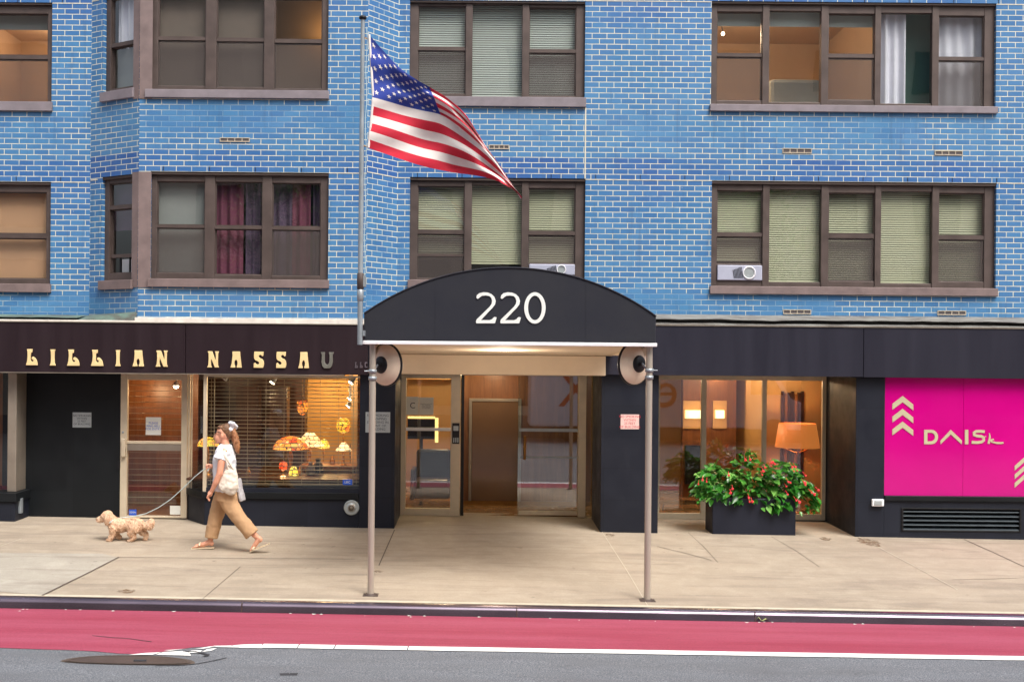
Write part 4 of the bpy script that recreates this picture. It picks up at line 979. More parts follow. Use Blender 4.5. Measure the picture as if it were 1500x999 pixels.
# floor lamp
y = 2.25; fl = thing('floor_lamp', 'floor lamp with a wide glowing orange drum shade behind the planted box', 'lamp', (P(1168,640,y)[0], y, .0))
cx_ = P(1168,640,y)[0]; z1, z0 = P(1168,620,y)[1], P(1168,655,y)[1]
mb = MB(); mb.lathe([(.365,z0),(.30,z1),(.295,z1-.001),(.36,z0+.001)], (cx_, y, 0), 40); mb.build('lamp_shade', M['shade_orange'], fl)
mb = MB(); mb.tube([(cx_,y,.02),(cx_,y,z0-.02)], .014, 10); [mb.tube([(cx_,y,z0-.10),(cx_+.34*math.cos(a),y+.34*math.sin(a),z0+.01)], .011, 8) for a in (.3,2.6,4.7)]; mb.build('stem', M['brass'], fl)
mb = MB(); mb.lathe([(0,.03),(.15,.025),(.16,0)], (cx_,y,0), 28); mb.build('base', M['brass'], fl)
lamp('floor_lamp_bulb', (cx_, y, (z0+z1)/2+.05), 9, (1,.55,.2), .06)
# coffee table
y = 2.2; ct = thing('coffee_table', 'low glass coffee table with thin wire frame just inside the lobby window', 'table', (P(1003,740,y)[0], y, .0))
a, b = P(970,738,y)[0], P(1040,738,y)[0]; zt_ = P(1003,738,y)[1]
mb = MB(); mb.box(a, b, y, y+.5, zt_-.012, zt_); mb.build('table_top', M['doorglass'], ct)
for x in (a+.03, b-.03):
    for yy in (y+.03, y+.47): mb = MB(); mb.tube([(x,yy,zt_-.013),(x+.02*(1 if x>a+.1 else -1),yy,.0)], .008, 6); mb.build('leg', M['blackmetal'], ct)
# ================================================================== CANOPY
CY = -4.0
cxL, cxR = P(533, 480, CY)[0], P(961, 480, CY)[0]
zb_ = P(747, 501, CY)[1]; ze = (P(533,461,CY)[1] + P(961,460.5,CY)[1])/2; za = P(745, 391.7, CY)[1]
C_ = thing('entrance_canopy', 'dark navy arched entrance canopy with white numbers on two steel posts', 'canopy', ((cxL+cxR)/2, CY, gz(.3, CY)))
hw = (cxR-cxL)/2; sag = za-ze; R_ = (hw*hw+sag*sag)/(2*sag); xc = (cxL+cxR)/2
a0 = math.asin(hw/R_); arc = [(xc+R_*math.sin(a0-2*a0*i/40), za-R_+R_*math.cos(a0-2*a0*i/40)) for i in range(41)]
mb = MB(); mb.prism([(cxL, zb_+.004), (cxR, zb_+.004)] + arc, lambda a,b,d: (a,d,b), .49, CY); mb.build('cover', M['canopy'], C_, bevel=.012)
mb = MB(); tz = .038; mb.box(cxL-.012, cxR+.012, CY-.012, CY+.05, zb_-tz, zb_+.002); mb.box(cxL-.01, cxL+.05, CY+.051, -.12, zb_-tz, zb_+.002); mb.box(cxR-.05, cxR+.01, CY+.051, -.12, zb_-tz, zb_+.002); mb.build('white_trim', M['white'], C_, bevel=.004)
zs_b = P(735, 520, -.12)[1]
mb = MB(); mb.face([(cxL+.05,CY+.05,zb_-.02),(cxL+.05,-.12,zs_b),(cxR-.05,-.12,zs_b),(cxR-.05,CY+.05,zb_-.02)]); mb.build('soffit', M['soffit'], C_, fix=False)
mb = MB(); z1 = P(730, 549, -.16)[1]; xa, xb = P(577,530,-.16)[0], P(887,530,-.16)[0]; mb.box(xa, xb, -.19, -.115, z1, zs_b-.004)
for x in (cxL+.055, cxR-.115): mb.box(x, x+.06, CY+.3, -.2, zb_-.14, zb_-.045)
mb.build('valance', M['soffit'], C_, bevel=.006)
mb = MB()
for px in (638, 748, 858):
    x = P(px, 450, CY)[0]; zz = za-R_+math.sqrt(R_*R_-(x-xc)**2); mb.box(x-.0025, x+.0025, CY-.002, CY+.01, zb_+.01, zz-.01)
mb.tube([(p[0], CY-.002, p[1]-.004) for p in arc], .009, 6); mb.build('seam', M['canopy'], C_)
posts = []
for px, py in ((543, 871), (948, 879)):
    X, Y, Z = G(px, py); r = .037
    mb = MB(); mb.lathe([(r,0),(r,zb_-tz-Z)], (X, Y, Z), 20); p_ = mb.build('post', M['steel'], C_)
    mb = MB(); mb.lathe([(.0,.016),(.06,.016),(.075,.010),(.078,.0)], (X, Y, Z), 20); mb.box(X-.085, X+.085, Y-.07, Y+.07, Z-.02, Z+.005); mb.build('base_plate', M['iron'], p_)
    posts.append((X, Y, Z))
x, z = P(737, 511.5, -2.0); mb = MB(); zz = zb_-.02 + (zs_b-zb_+.02)*.5
mb.lathe([(0,-.012),(.10,-.012)], (x,-2.0,zz), 20); dl = mb.build('downlight', M['warmlamp'], C_, fix=True); mb = MB(); mb.lathe([(.10,-.010),(.125,-.012),(.13,.0)], (x,-2.0,zz), 20); mb.build('trim_ring', M['white'], dl)
lamp('canopy_lamp', (x, -2.0, zz-.26), 22, (1,.84,.66))
# numbers
d2 = [(190,280),(200,240),(235,210),(300,195),(370,200),(430,225),(475,270),(495,330),(485,385),(440,445),(380,505),(262,632),(400,632),(440,615),(460,590),(480,582),(510,590),(485,675),(475,682),(195,682),(185,670),(188,635),(200,615),(330,490),(400,420),(430,375),(437,330),(425,285),(395,255),(340,245),(280,250),(245,275),(225,293),(205,297)]
def px5(a, b): q = P(680+a/10.714, 410+b/10.714, CY-.011); return q
fn = lambda a, b, d: (px5(a,b)[0], d, px5(a,b)[1])
mb = MB(); mb.prism(d2[::-1], fn, CY+.004, CY-.011); mb.build('number', M['digit'], C_, fix=True)
mb = MB(); mb.prism([(a+381,b+1) for a,b in d2][::-1], fn, CY+.004, CY-.011); mb.build('number', M['digit'], C_, fix=True)
n = 40; mb = MB(); mb.ring([(1110+168*math.cos(2*PI*i/n), 440-246*math.sin(2*PI*i/n)) for i in range(n)], [(1110+108*math.cos(2*PI*i/n), 440-192*math.sin(2*PI*i/n)) for i in range(n)], fn, CY+.004, CY-.011); mb.build('number', M['digit'], C_, fix=True)
# convex mirrors
for i, (px, py, nx, lab) in enumerate(((562,534.5,-.62,'cream round convex mirror on the canopy post nearer the walking woman'), (932,533,.60,'cream round convex mirror on the canopy post nearer the planter box'))):
    yM = -3.72; X, Z = P(px, py, yM); ax = Vector((nx, -math.sqrt(1-nx*nx), .0))
    m_ = thing('convex_mirror', lab, 'mirror', (X, yM, Z), 'round mirrors under the canopy')
    c = Vector((X, yM, Z)) - ax*.03; r = .243
    mb = MB(); mb.lathe([(.0,.085),(.07,.082),(.14,.066),(.20,.038),(.236,.006)], c, 36, ax=ax); mb.build('mirror_back', M['mirror_back'], m_)
    mb = MB(); mb.lathe([(.236,.006),(.248,.004),(.250,-.02),(.236,-.028)], c, 36, ax=ax); mb.build('rim', M['blackmetal'], m_)
    mb = MB(); mb.lathe([(.236,-.026),(.2,-.045),(.1,-.075),(.0,-.085)], c, 36, ax=ax); mb.build('mirror_face', pm('mirror_face_%d' % i, (.8,.8,.8,1), .03, 1, 0), m_)
    mb = MB(); mb.lathe([(.0,.098),(.05,.097),(.088,.092),(.098,.082),(.1,.06)], c, 28, ax=ax); mb.lathe([(0,.125),(.022,.122),(.024,.09)], c, 12, ax=ax); mb.build('hub', M['blackmetal'], m_)
    pX, pY, pZ = posts[i]; h = c+ax*.13
    mb = MB(); mb.tube([h, h+Vector(((pX-h.x)*.5, -.03, -.04)), (pX, pY, Z-.07)], .012, 8); mb.lathe([(.043,-.02),(.047,-.02),(.047,.02),(.043,.02)], (pX,pY,Z-.07), 20); mb.lathe([(.043,-.02),(.047,-.02),(.047,.02),(.043,.02)], (pX,pY,Z-.15), 20); mb.tube([(pX+.04*(1 if i else -1),pY-.02,Z-.07),(pX+.09*(1 if i else -1),pY-.03,Z-.07)], .008, 6); mb.build('bracket', M['galv'], m_)
# ================================================================== FLAGPOLE AND FLAG
FPY = -4.06; xp = P(529.5, 250, FPY)[0]; zp = lambda py: P(529, py, FPY)[1]
fp = thing('flagpole', 'slim galvanised flagpole strapped to the side of the entrance canopy', 'flagpole', (xp, FPY, zp(505)))
mb = MB(); mb.tube([(xp,FPY,zp(505)),(xp,FPY,zp(402)),(xp,FPY,zp(28))], [.030,.029,.023], 14); mb.build('pole', M['galv'], fp)
mb = MB(); mb.lathe([(0,.03),(.034,.03),(.042,.018),(.042,0),(.03,-.01)], (xp,FPY,zp(28)), 16); mb.build('cap', M['blackmetal'], fp)
for (a, b, r, mt) in ((424,400,.038,'iron'),(441,424,.036,'galv')):
    mb = MB(); mb.lathe([(r*.8,0),(r,.006),(r*1.02,(zp(b)-zp(a))*.5),(r,zp(b)-zp(a)-.006),(r*.8,zp(b)-zp(a))], (xp,FPY,zp(a)), 16); mb.build('strap', M[mt], fp)
mb = MB(); mb.box(xp+.03, cxL+.02, FPY-.02, FPY+.08, zp(492), zp(484)); mb.box(xp+.03, cxL+.02, FPY-.02, FPY+.08, zp(420), zp(414)); mb.box(xp+.02, xp+.06, FPY-.02, FPY+.03, zp(414), zp(404)); mb.build('bracket', M['galv'], fp)
mb = MB(); mb.tube([(xp+.045+.008*math.sin(i*1.7),FPY-.005,zp(40+i*22)) for i in range(18)], .004, 5); mb.build('halyard', M['leash'], fp)
mb = MB(); [mb.tube([(xp+.02,FPY,zp(p)),(xp+.085,FPY,zp(p+2))], .007, 6) for p in (56, 214)]; mb.build('clip', M['brass'], fp)
# flag
def cat(pts, t):
    n = len(pts)-1; f = min(max(t,0),1)*n; i = min(int(f), n-1); u = f-i
    p0, p1, p2, p3 = pts[max(i-1,0)], pts[i], pts[i+1], pts[min(i+2,n)]
    return tuple(.5*((2*p1[k])+(-p0[k]+p2[k])*u+(2*p0[k]-5*p1[k]+4*p2[k]-p3[k])*u*u+(-p0[k]+3*p1[k]-3*p2[k]+p3[k])*u**3) for k in (0,1))
TOP = [(541,52),(563,77),(586,102),(608,119),(630,132),(655,148),(681,172),(702,203),(724,233),(745,262),(763,289)]
MID = [(546,144),(571,150),(596,156.5),(621,163),(646,170),(668,184),(689,202),(709,222),(728,244),(746,268),(763.5,291)]
BOT = [(540,217.5),(566,226),(592,235),(618,243),(643,248),(665,252),(687,256),(708,261.5),(728,269),(747,279.5),(764,292)]
def flag_pt(u, v, off=0):
    """u along the fly, v up the hoist"""
    t, m, b = cat(TOP,u), cat(MID,u), cat(BOT,u); k = 6/13
    if v >= k: w = (v-k)/(1-k); q = (m[0]+(t[0]-m[0])*w, m[1]+(t[1]-m[1])*w)
    else: w = v/k; q = (b[0]+(m[0]-b[0])*w, b[1]+(m[1]-b[1])*w)
    dep = FPY - .02 + u*(.20*math.sin(5.2*u+2.6*v) + .05*math.sin(17*(u*.8+v*.9))) + .018*math.sin(26*(u*.62+ (1-v)*.75)) - .25*u*max(0,v-.5)
    X, Z = P(q[0], q[1], FPY); return Vector((X+.0, dep + off, Z))
mb = MB(); NU, NV = 90, 39
for i in range(NU):
    for j in range(NV):
        u0, u1, v0, v1 = i/NU, (i+1)/NU, j/NV, (j+1)/NV
        st_ = int((j+.5)/3); mt = 0 if st_ % 2 == 0 else 1
        if (i+.5)/NU < .4 and st_ >= 6: mt = 2
        mb.face([flag_pt(u0,v0),flag_pt(u1,v0),flag_pt(u1,v1),flag_pt(u0,v1)], mt, None, True)
for r in range(9):
    for c in range(6 if r % 2 == 0 else 5):
        su, sv = .4*(c*2+1+(r % 2))/12, 6/13 + 7/13*(r+1)/10
        for off in (-.004, .004):
            pts = []
            for k in range(10):
                a = PI/2+PI*k/5; rr = .026 if k % 2 == 0 else .0105
                pts.append(flag_pt(su+rr*math.cos(a)*.55, min(.999,sv+rr*math.sin(a)*1.0), off))
            cen = flag_pt(su, sv, off)
            for k in range(10): mb.face([cen, pts[k], pts[(k+1) % 10]], 1)
fg = mb.build('flag', [M['flag_red'], M['flag_white'], M['flag_blue']], weld=True)
tag(fg, 'stars and stripes flag streaming from the slim pole by the canopy', 'flag')
mb = MB(); mb.tube([P(541,52,FPY)[:1]+(FPY-.02,)+P(541,52,FPY)[1:], P(547,144,FPY)[:1]+(FPY-.02,)+P(547,144,FPY)[1:], P(540,217,FPY)[:1]+(FPY-.02,)+P(540,217,FPY)[1:]], .014, 6)
mb.build('hoist_band', M['flag_white'], fg)
# ================================================================== SIGN LETTERS
LET = {
'L': [(.05,1),(.40,1),(.385,.80),(.30,.77),(.285,.55),(.285,.36),(.33,.245),(.42,.225),(.475,.275),(.455,.345),(.40,.345),(.355,.40),(.36,.49),(.44,.535),(.56,.47),(.66,.33),(.71,.18),(.73,0),(0,0),(.075,.28),(.10,.6),(.09,.85)],
'I': [(.02,1),(.35,1),(.305,.86),(.295,.5),(.305,.2),(.37,0),(0,0),(.065,.2),(.075,.5),(.065,.86)],
'A': [(.12,1),(.60,1),(.62,.75),(.72,0),(.41,0),(.395,.07),(.44,.17),(.455,.33),(.41,.45),(.355,.49),(.295,.45),(.25,.33),(.265,.17),(.305,.07),(.30,0),(0,0),(.085,.3),(.13,.75)],
'N': [(.03,1),(.33,1),(.55,.42),(.565,.7),(.55,.88),(.50,1),(.77,1),(.71,.86),(.70,.5),(.71,.14),(.77,0),(.50,0),(.27,.55),(.25,.3),(.265,.12),(.32,0),(0,0),(.075,.14),(.10,.5),(.09,.86)],
'S': [(.06,1),(.64,1),(.62,.75),(.55,.70),(.50,.79),(.40,.81),(.33,.74),(.34,.66),(.42,.60),(.55,.55),(.64,.44),(.67,.26),(.65,.1),(.60,0),(.02,0),(.03,.28),(.12,.33),(.18,.235),(.28,.20),(.36,.25),(.365,.34),(.28,.41),(.12,.47),(.045,.58),(.035,.78)],
'U': [(.0,1),(.27,1),(.255,.8),(.26,.42),(.31,.27),(.40,.23),(.49,.27),(.54,.42),(.545,.8),(.50,1),(.82,1),(.74,.82),(.76,.4),(.70,.14),(.56,0),(.24,0),(.10,.14),(.05,.4),(.07,.82)],
'C': [(.10,1),(.60,1),(.62,.72),(.52,.70),(.46,.80),(.34,.80),(.28,.6),(.28,.4),(.34,.2),(.46,.2),(.54,.3),(.64,.28),(.60,0),(.10,0),(.02,.25),(.02,.75)]}
sg = thing('shop_sign', 'row of gilded curly letters spelling LILLIAN NASSAU LLC on the dark brown fascia', 'sign', (P(265,535,FY)[0], FY, P(265,535,FY)[1]))
def letter(ch, px, wpx, ytop, hpx, mt, d=.022):
    xs_ = [p[0] for p in LET[ch]]; w = max(xs_)
    f = lambda a, b, dd: (P(px+a/w*wpx, 525, FY)[0], dd, P(px+wpx/2, ytop+hpx*(1-b), FY)[1])
    mb = MB(); mb.prism(LET[ch][::-1], f, FY-.004, FY-.004-d); mb.build('letter', mt, sg, bevel=.004, fix=True)
for ch, a, b in (('L',38.8,56),('I',73.7,82.2),('L',99,117.3),('L',134,152),('I',169.5,177.3),('A',194.8,211.4),('N',228.4,246.4)): letter(ch, a, b-a, 511.4+(a-38)*.011, 23.6, M['gold'])
for ch, a, b, mt in (('N',303.9,321.2,'gold'),('A',338,354.6,'gold'),('S',371.5,387.2,'gold'),('S',404.4,419.8,'gold'),('A',437.3,453,'gold'),('U',470,489.4,'pewter')): letter(ch, a, b-a, 514.6+(a-304)*.008, 23.6, M[mt])
for ch, a in (('L',519.8),('L',527),('C',534)): letter(ch, a, 4.6, 530.5, 8.5, M['faded'], .01)
# ================================================================== MAGENTA POSTER
ps = thing('window_poster', 'bright magenta shop window covering with cream chevrons and DAIS lettering', 'window poster', (P(1420,726,.0)[0], 0, zp0))
pxe = P(1620, 640, .02)[0]
mb = MB(); xm_ = P(1411, 640, .02)[0]; mb.box(XPK+.004, xm_-.002, .02, .06, zp0, zp1+.02); mb.box(xm_+.002, pxe, .02, .06, zp0, zp1+.02); mb.build('film', M['pink'], ps)
PYF = .016
def pr(a, b, d): x, z = P(a, b, .02); return (x, d, z)
for k in range(3):
    y = 580+k*18.7; mb = MB(); mb.prism([(1307,y+20),(1307,y+11.5),(1322,y),(1337.5,y+12.5),(1337.5,y+21),(1322,y+9)][::-1], pr, .019, .013); mb.build('chevron', M['cream'], ps, fix=True)
    y = 669+k*12.5; mb = MB(); mb.prism([(1486,y+20),(1486,y+13.5),(1502,y-1),(1518,y+13.5),(1518,y+20),(1502,y+6)][::-1], pr, .019, .013); mb.build('chevron', M['cream'], ps, fix=True)
def z4(a, b): return (1340+a/8.325, 600+b/8.325)
def pfn(a, b, d): return pr(*z4(a,b), d)
mb = MB(); oD = [(112,245),(112,420)] + [(200+82*math.sin(PI*i/12)*1.0, 332.5+87.5*math.cos(PI*i/12)) for i in range(13)]
iD = [(152,280),(152,385)] + [(196+48*math.sin(PI*i/12), 332.5+52.5*math.cos(PI*i/12)) for i in range(13)]
mb.ring(oD, iD, pfn, .019, .013); mb.build('letter', M['cream'], ps, fix=True)
mb = MB(); mb.prism([(310,380),(437,245),(572,375),(570,422),(437,300),(312,422)][::-1], pfn, .019, .013); mb.build('letter', M['cream'], ps, fix=True)
mb = MB(); mb.prism([(610,245),(650,245),(650,420),(610,420)][::-1], pfn, .019, .013); mb.build('letter', M['cream'], ps, fix=True)
def stroke(mb, pts, w, fnn, d0, d1):
    L_, R2 = [], []
    for i, p in enumerate(pts):
        a, b = Vector(pts[max(i-1,0)]), Vector(pts[min(i+1,len(pts)-1)]); t = (b-a).normalized(); nn = Vector((-t.y, t.x))*(w[i] if isinstance(w, list) else w)/2
        L_.append((p[0]+nn.x, p[1]+nn.y)); R2.append((p[0]-nn.x, p[1]-nn.y))
    for i in range(len(pts)-1): mb.prism([L_[i], L_[i+1], R2[i+1], R2[i]], fnn, d0, d1)
mb = MB(); stroke(mb, [(850,268),(800,262),(745,264),(718,283),(722,306),(760,320),(810,324),(838,340),(840,370),(815,392),(760,400),(692,396)], 33, pfn, .019, .013); mb.build('letter', M['cream'], ps, fix=True)
mb = MB(); stroke(mb, [(908,285),(914,330),(898,415)], [10,20,26], pfn, .019, .013); stroke(mb, [(962,360),(925,372),(910,385)], [14,22,22], pfn, .0185, .0125); stroke(mb, [(915,380),(950,394),(1000,406),(1050,406),(1080,402)], [14,20,24,22,16], pfn, .018, .012); stroke(mb, [(825,335),(868,326)], [12,6], pfn, .0175, .0115); mb.build('letter', M['cream'], ps, fix=True)
# ================================================================== NOTICES
def notice(name, label, cat_, px0, px1, py0, py1, Y, mt, lines, ink, size=.035, th=.006, group=None):
    cx, cy = (px0+px1)/2, (py0+py1)/2
    x0, x1 = P(px0, cy, Y)[0], P(px1, cy, Y)[0]; z1, z0 = P(cx, py0, Y)[1], P(cx, py1, Y)[1]
    t = thing(name, label, cat_, ((x0+x1)/2, Y, z0), group)
    mb = MB(); mb.box(x0, x1, Y-th, Y-.001, z0, z1); mb.build('plate', mt, t, bevel=.0015)
    if lines:
        xc2, zc2 = (x0+x1)/2, (z0+z1)/2
        mb = text_mb(lines, size, lambda a, b: (xc2+a, Y-th-.0015, zc2+b)); mb.build('lettering', ink, t)
    return t
nosm = 'NO SMOKING\nWITHIN\n25 FEET\nOF BUILDING'
notice('wall_plaque', 'grey metal no smoking plaque on the dark wall beside the shop door', 'plaque', 106.5, 134, 604, 626, RY, M['plaque'], nosm, M['ink'], .042)
notice('wall_plaque', 'grey metal plaque on the granite pillar half hidden by the canopy post', 'plaque', 535.5, 571.5, 603.5, 633.5, 0, M['plaque'], 'NO SMOKING\nOR VAPING\nSTANDING IN\nFRONT OF\nBUILDING', M['ink'], .05)
notice('wall_plaque', 'white no smoking plaque with red lettering on the granite pillar', 'plaque', 909, 936, 607, 628.5, 0, M['plaque_red'], nosm, M['ink_red'], .05)
notice('paper_notice', 'white paper notice with blue print on the shop door glass', 'notice', 213.5, 236, 611, 637, RY-.005, M['paper'], 'PLEASE\nRING BELL\nFOR ENTRY', M['ink_blue'], .045, .003)
notice('sticker', 'small blue sticker low on the shop door glass', 'sticker', 181+8, 198+2, 746, 754.5, RY-.005, M['ink_blue'], 'EDSA', M['paper'], .04, .003)
notice('paper_notice', 'blank white card low on the shop door glass above the corner', 'notice', 249, 265.5, 740.5, 753.5, RY-.005, M['paper'], None, None, .03, .003)
notice('sticker', 'small blue sticker in the corner of the lamp shop window', 'sticker', 502, 516, 702, 710, .025, M['ink_blue'], 'LBC', M['paper'], .05, .003)
notice('paper_notice', 'white paper with a large letter C on the glass entrance door', 'notice', 595.2, 613.5, 581, 607.5, DY-.005, M['paper'], 'C', M['ink'], .13, .003)
notice('paper_notice', 'plain typed paper sheet beside the letter C on the entrance door', 'notice', 614, 635, 582, 607.5, DY-.005, M['paper'], 'BUILDING NOTICE\nALL VISITORS\nMUST SIGN IN\nAT THE DESK', M['ink'], .022, .003)
# ================================================================== PLANTER
xa, xb = P(1042.5, 755, .02)[0], P(1167, 755, .02)[0]; zp_ = gz((xa+xb)/2, .02); zt_ = P(1105, 730, .02)[1]
pl_ = thing('planter_box', 'long charcoal rectangular planter box standing in front of the lobby window', 'planter', ((xa+xb)/2, .25, zp_))
mb = MB(); mb.prism([(xa+.012,.02),(xb-.012,.02),(xb,.50),(xa,.50)], lambda a,b,d:(a,b,d), zp_-.02, zt_-.0); mb.build('box', M['planter'], pl_, bevel=.012)
mb = MB(); mb.box(xa+.05, xb-.05, .06, .46, zt_-.01, zt_+.012); mb.build('soil', M['soil'], pl_)
bg = thing('flowering_plant', 'bushy green begonia with coral red flowers growing in the charcoal planter', 'plant', ((xa+xb)/2, .26, zt_))
rnd = random.Random(11)
mb = MB()
def leaf(mb, c, d, up, l, w):
    d = d.normalized(); s_ = d.cross(up).normalized(); n = s_.cross(d)
    prof = [(-.10,.30,.02),(.08,.50,.0),(.38,.46,.01),(.68,.30,-.03),(.88,.13,-.09),(1.0,.0,-.16)]
    base = len(mb.v); rows = []
    for t, ww, z in prof:
        cc = c + d*l*t + n*l*z; rows.append((cc - s_*w*ww*1.05 + n*w*.16, cc, cc + s_*w*ww*.9 + n*w*.16))
    v = [p for r in rows for p in r]; f = []
    for i in range(len(rows)-1): f += [(i*3,i*3+3,i*3+4,i*3+1), (i*3+1,i*3+4,i*3+5,i*3+2)]
    mb.idx(v, f, 0, True)
cx0 = (xa+xb)/2 + .02
def crown_top(x):   # outline read across the planting in the image
    k = [(-.86,.12),(-.75,.36),(-.55,.50),(-.40,.40),(-.25,.52),(-.05,.66),(.05,.69),(.2,.56),(.35,.52),(.55,.50),(.70,.36),(.86,.16),(.95,.02)]
    for (a, b), (c, d) in zip(k[:-1], k[1:]):
        if a <= x <= c: return b+(d-b)*(x-a)/(c-a)
    return 0
stems = MB(); tips = []
cnt = 0
while cnt < 860:
    x = rnd.uniform(-.84, .88); top = crown_top(x); y = rnd.uniform(-.30, .26)
    lo = -.20 if (-.45 < x < .85 and y < -.14) else (-.06 if abs(x) > .6 else .0)
    h = rnd.uniform(lo, top*(1-.45*(y/.34)**2))
    if abs(x) > .62 and h < .0 and y > -.2: continue
    fx = noise.noise(Vector((x*3.4, y*3.4, h*3.4+5)))
    if fx < -.30: continue
    c = Vector((cx0+x, .26+y, zt_+h))
    out = Vector((x*.9, y*1.6-.18, (h-.22)*.8)); out = out.normalized() if out.length > .01 else Vector((0,-1,0))
    d = (out*.8 + Vector((rnd.uniform(-.7,.7), rnd.uniform(-.6,.3), rnd.uniform(-.75,.15)))).normalized()
    up = (Vector((rnd.uniform(-.5,.5), -.45, .9)) + out*.4).normalized()
    l = rnd.uniform(.065, .155)*(1 if rnd.random() > .25 else .75)
    leaf(mb, c, d, up, l, l*rnd.uniform(.62,.85)); cnt += 1
    if cnt % 16 == 0: tips.append(c)
mb.build('foliage', M['leaf'], bg)
for t in tips:
    b0 = Vector((cx0+(t.x-cx0)*.35, .26+(t.y-.26)*.3, zt_)); m_ = (b0+t)/2+Vector((0,0,.07)); stems.tube([b0, m_, t], [.009,.007,.004], 6)
stems.build('stems', M['stem'], bg)
for px, py, r in ((1029,703,.02),(1023,709,.014),(1035,705.5,.016),(1067.5,696,.019),(1092,674,.022),(1099,673,.018),(1118,690,.022),(1121,685,.018),(1116.5,695.5,.014),(1131,677.5,.026),(1135,679.5,.018),(1130,683,.012),(1161,684,.018),(1165.5,684,.018),(1163,690,.014),(1168,689.5,.012),(1180,696.5,.016),(1155,706,.018),(1158,707,.015),(1152,712.5,.016),(1179,707,.024),(1180,710,.016),(1199,718,.024),(1193,724,.024),(1189,722,.012),(1154,724,.014),(1097,729,.018),(1102,734.5,.026),(1098,735,.014),(1171,735.5,.026),(1166.5,733,.016),(1073,716,.022),(1070,722,.024)):
    yf = -.06 - .10*rnd.random() - (.08 if py > 715 else 0); X, Z = P(px, py, yf); mb = MB()
    r *= rnd.uniform(.72, .92)
    for k in range(5):
        a = 2*PI*k/5+rnd.random(); mb.ball((X+r*.55*math.cos(a), yf-.004+r*.3*rnd.random(), Z+r*.55*math.sin(a)), (r*.62, r*.42, r*.62), 8, 5)
    mb.tube([(X,yf+.01,Z),(X*.97+cx0*.03,yf+.09,Z+.05)], .0035, 5)
    mb.build('flower', M['flower'], bg)
# ================================================================== LAMPS IN THE SHOP WINDOW
st1 = lampglass_mat('leaded_red_orange', [(.9,.16,.02,1),(1,.42,.05,1),(.75,.06,.02,1),(1,.6,.14,1)], 13, .55)
st2 = lampglass_mat('leaded_cream', [(1,.66,.26,1),(1,.78,.42,1),(1,.55,.18,1)], 12, .85)
st3 = lampglass_mat('leaded_yellow', [(1,.72,.05,1),(1,.82,.16,1),(.9,.6,.02,1)], 14, .6)
st4 = lampglass_mat('leaded_flowers', [(1,.25,.02,1),(.75,.72,.06,1),(1,.5,.06,1),(.9,.12,.03,1)], 15, .6)
red_ = lampglass_mat('red_glass', [(1,.06,.015,1),(.95,.10,.02,1)], 12, .7)
def tlamp(label, px, ptop, prim, pbase, rpx, Y, mt, shape='dome', power=3, base=True, group=None, col=(1,.6,.25)):
    s = FOC/(DIST+Y); X, zt = P(px, ptop, Y); zr = P(px, prim, Y)[1]; zb = P(px, pbase, Y)[1]; r = rpx/s
    t = thing('table_lamp' if base else 'hanging_lamp', label, 'lamp', (X, Y, zb), group)
    h = zt-zr
    pf = {'dome': [(r,0),(r*.96,h*.25),(r*.80,h*.58),(r*.50,h*.88),(r*.15,h)], 'cone': [(r,0),(r*.98,h*.10),(r*.66,h*.55),(r*.36,h*.92),(r*.3,h)],
          'globe': [(r*.35,0),(r*.8,h*.15),(r,h*.5),(r*.8,h*.85),(r*.3,h)], 'bowl': [(r*.1,0),(r*.6,h*.14),(r*.95,h*.42),(r,h*.5),(r,h)]}[shape]
    mb = MB(); mb.lathe(pf, (X, Y, zr), 26); mb.build('lamp_shade', mt, t)
    if base:
        bh = zr-zb; mb = MB(); rb = r*.42
        mb.lathe([(0,.012),(rb,.010),(rb,.0)], (X,Y,zb), 18); mb.lathe([(rb*.8,.01),(rb*.35,bh*.15),(rb*.22,bh*.45),(rb*.34,bh*.7),(rb*.16,bh*.92),(rb*.14,bh*1.0+h*.5)], (X,Y,zb), 14); mb.build('stem', M['brass'], t)
    else:
        mb = MB(); mb.tube([(X,Y,zt-.01),(X,Y,zf0+.1)], .008, 6); mb.build('chain', M['brass'], t)
    if power: lamp('lamp_bulb', (X, Y, zr - (.03 if shape != 'bowl' else -.1)), power*.55, col, .04)
    return t
tlamp('small yellow leaded dome lamp low in the shop window behind the walking woman', 430, 682, 696, 697, 7, .75, st3, 'dome', 2)
tlamp('small round red glass lamp standing low in the shop window', 415, 676, 689, 697, 6.4, .75, red_, 'globe', 1.5)
tlamp('wide red and orange leaded dome lamp in the middle of the shop window', 426, 639, 657.5, 697, 26, .95, st1, 'dome', 5)
tlamp('brightest cream leaded cone lamp on the amber table', 454, 634, 653, 681, 21, 1.55, st2, 'cone', 6)
tlamp('yellow flowered leaded lamp half hidden behind the cream cone lamp', 474, 643, 656, 681, 9, 1.85, st3, 'dome', 2)
tlamp('tall lamp with a round amber leaded globe shade at the end of the amber table', 503, 612, 634, 681, 10.5, 1.62, st4, 'globe', 3)
tlamp('short amber lamp with a flared yellow shade under the globe lamp', 503.5, 648, 660, 681, 11.5, 1.32, st2, 'cone', 2.5)
tlamp('hanging orange leaded bowl lamp high in the shop window', 443, 588, 608.5, 609, 8, 1.9, st1, 'bowl', 3, False)
tlamp('orange and green flowered lamp behind the woman by the angled glass', 305, 640, 653, 697, 16, .7, st4, 'dome', 3)
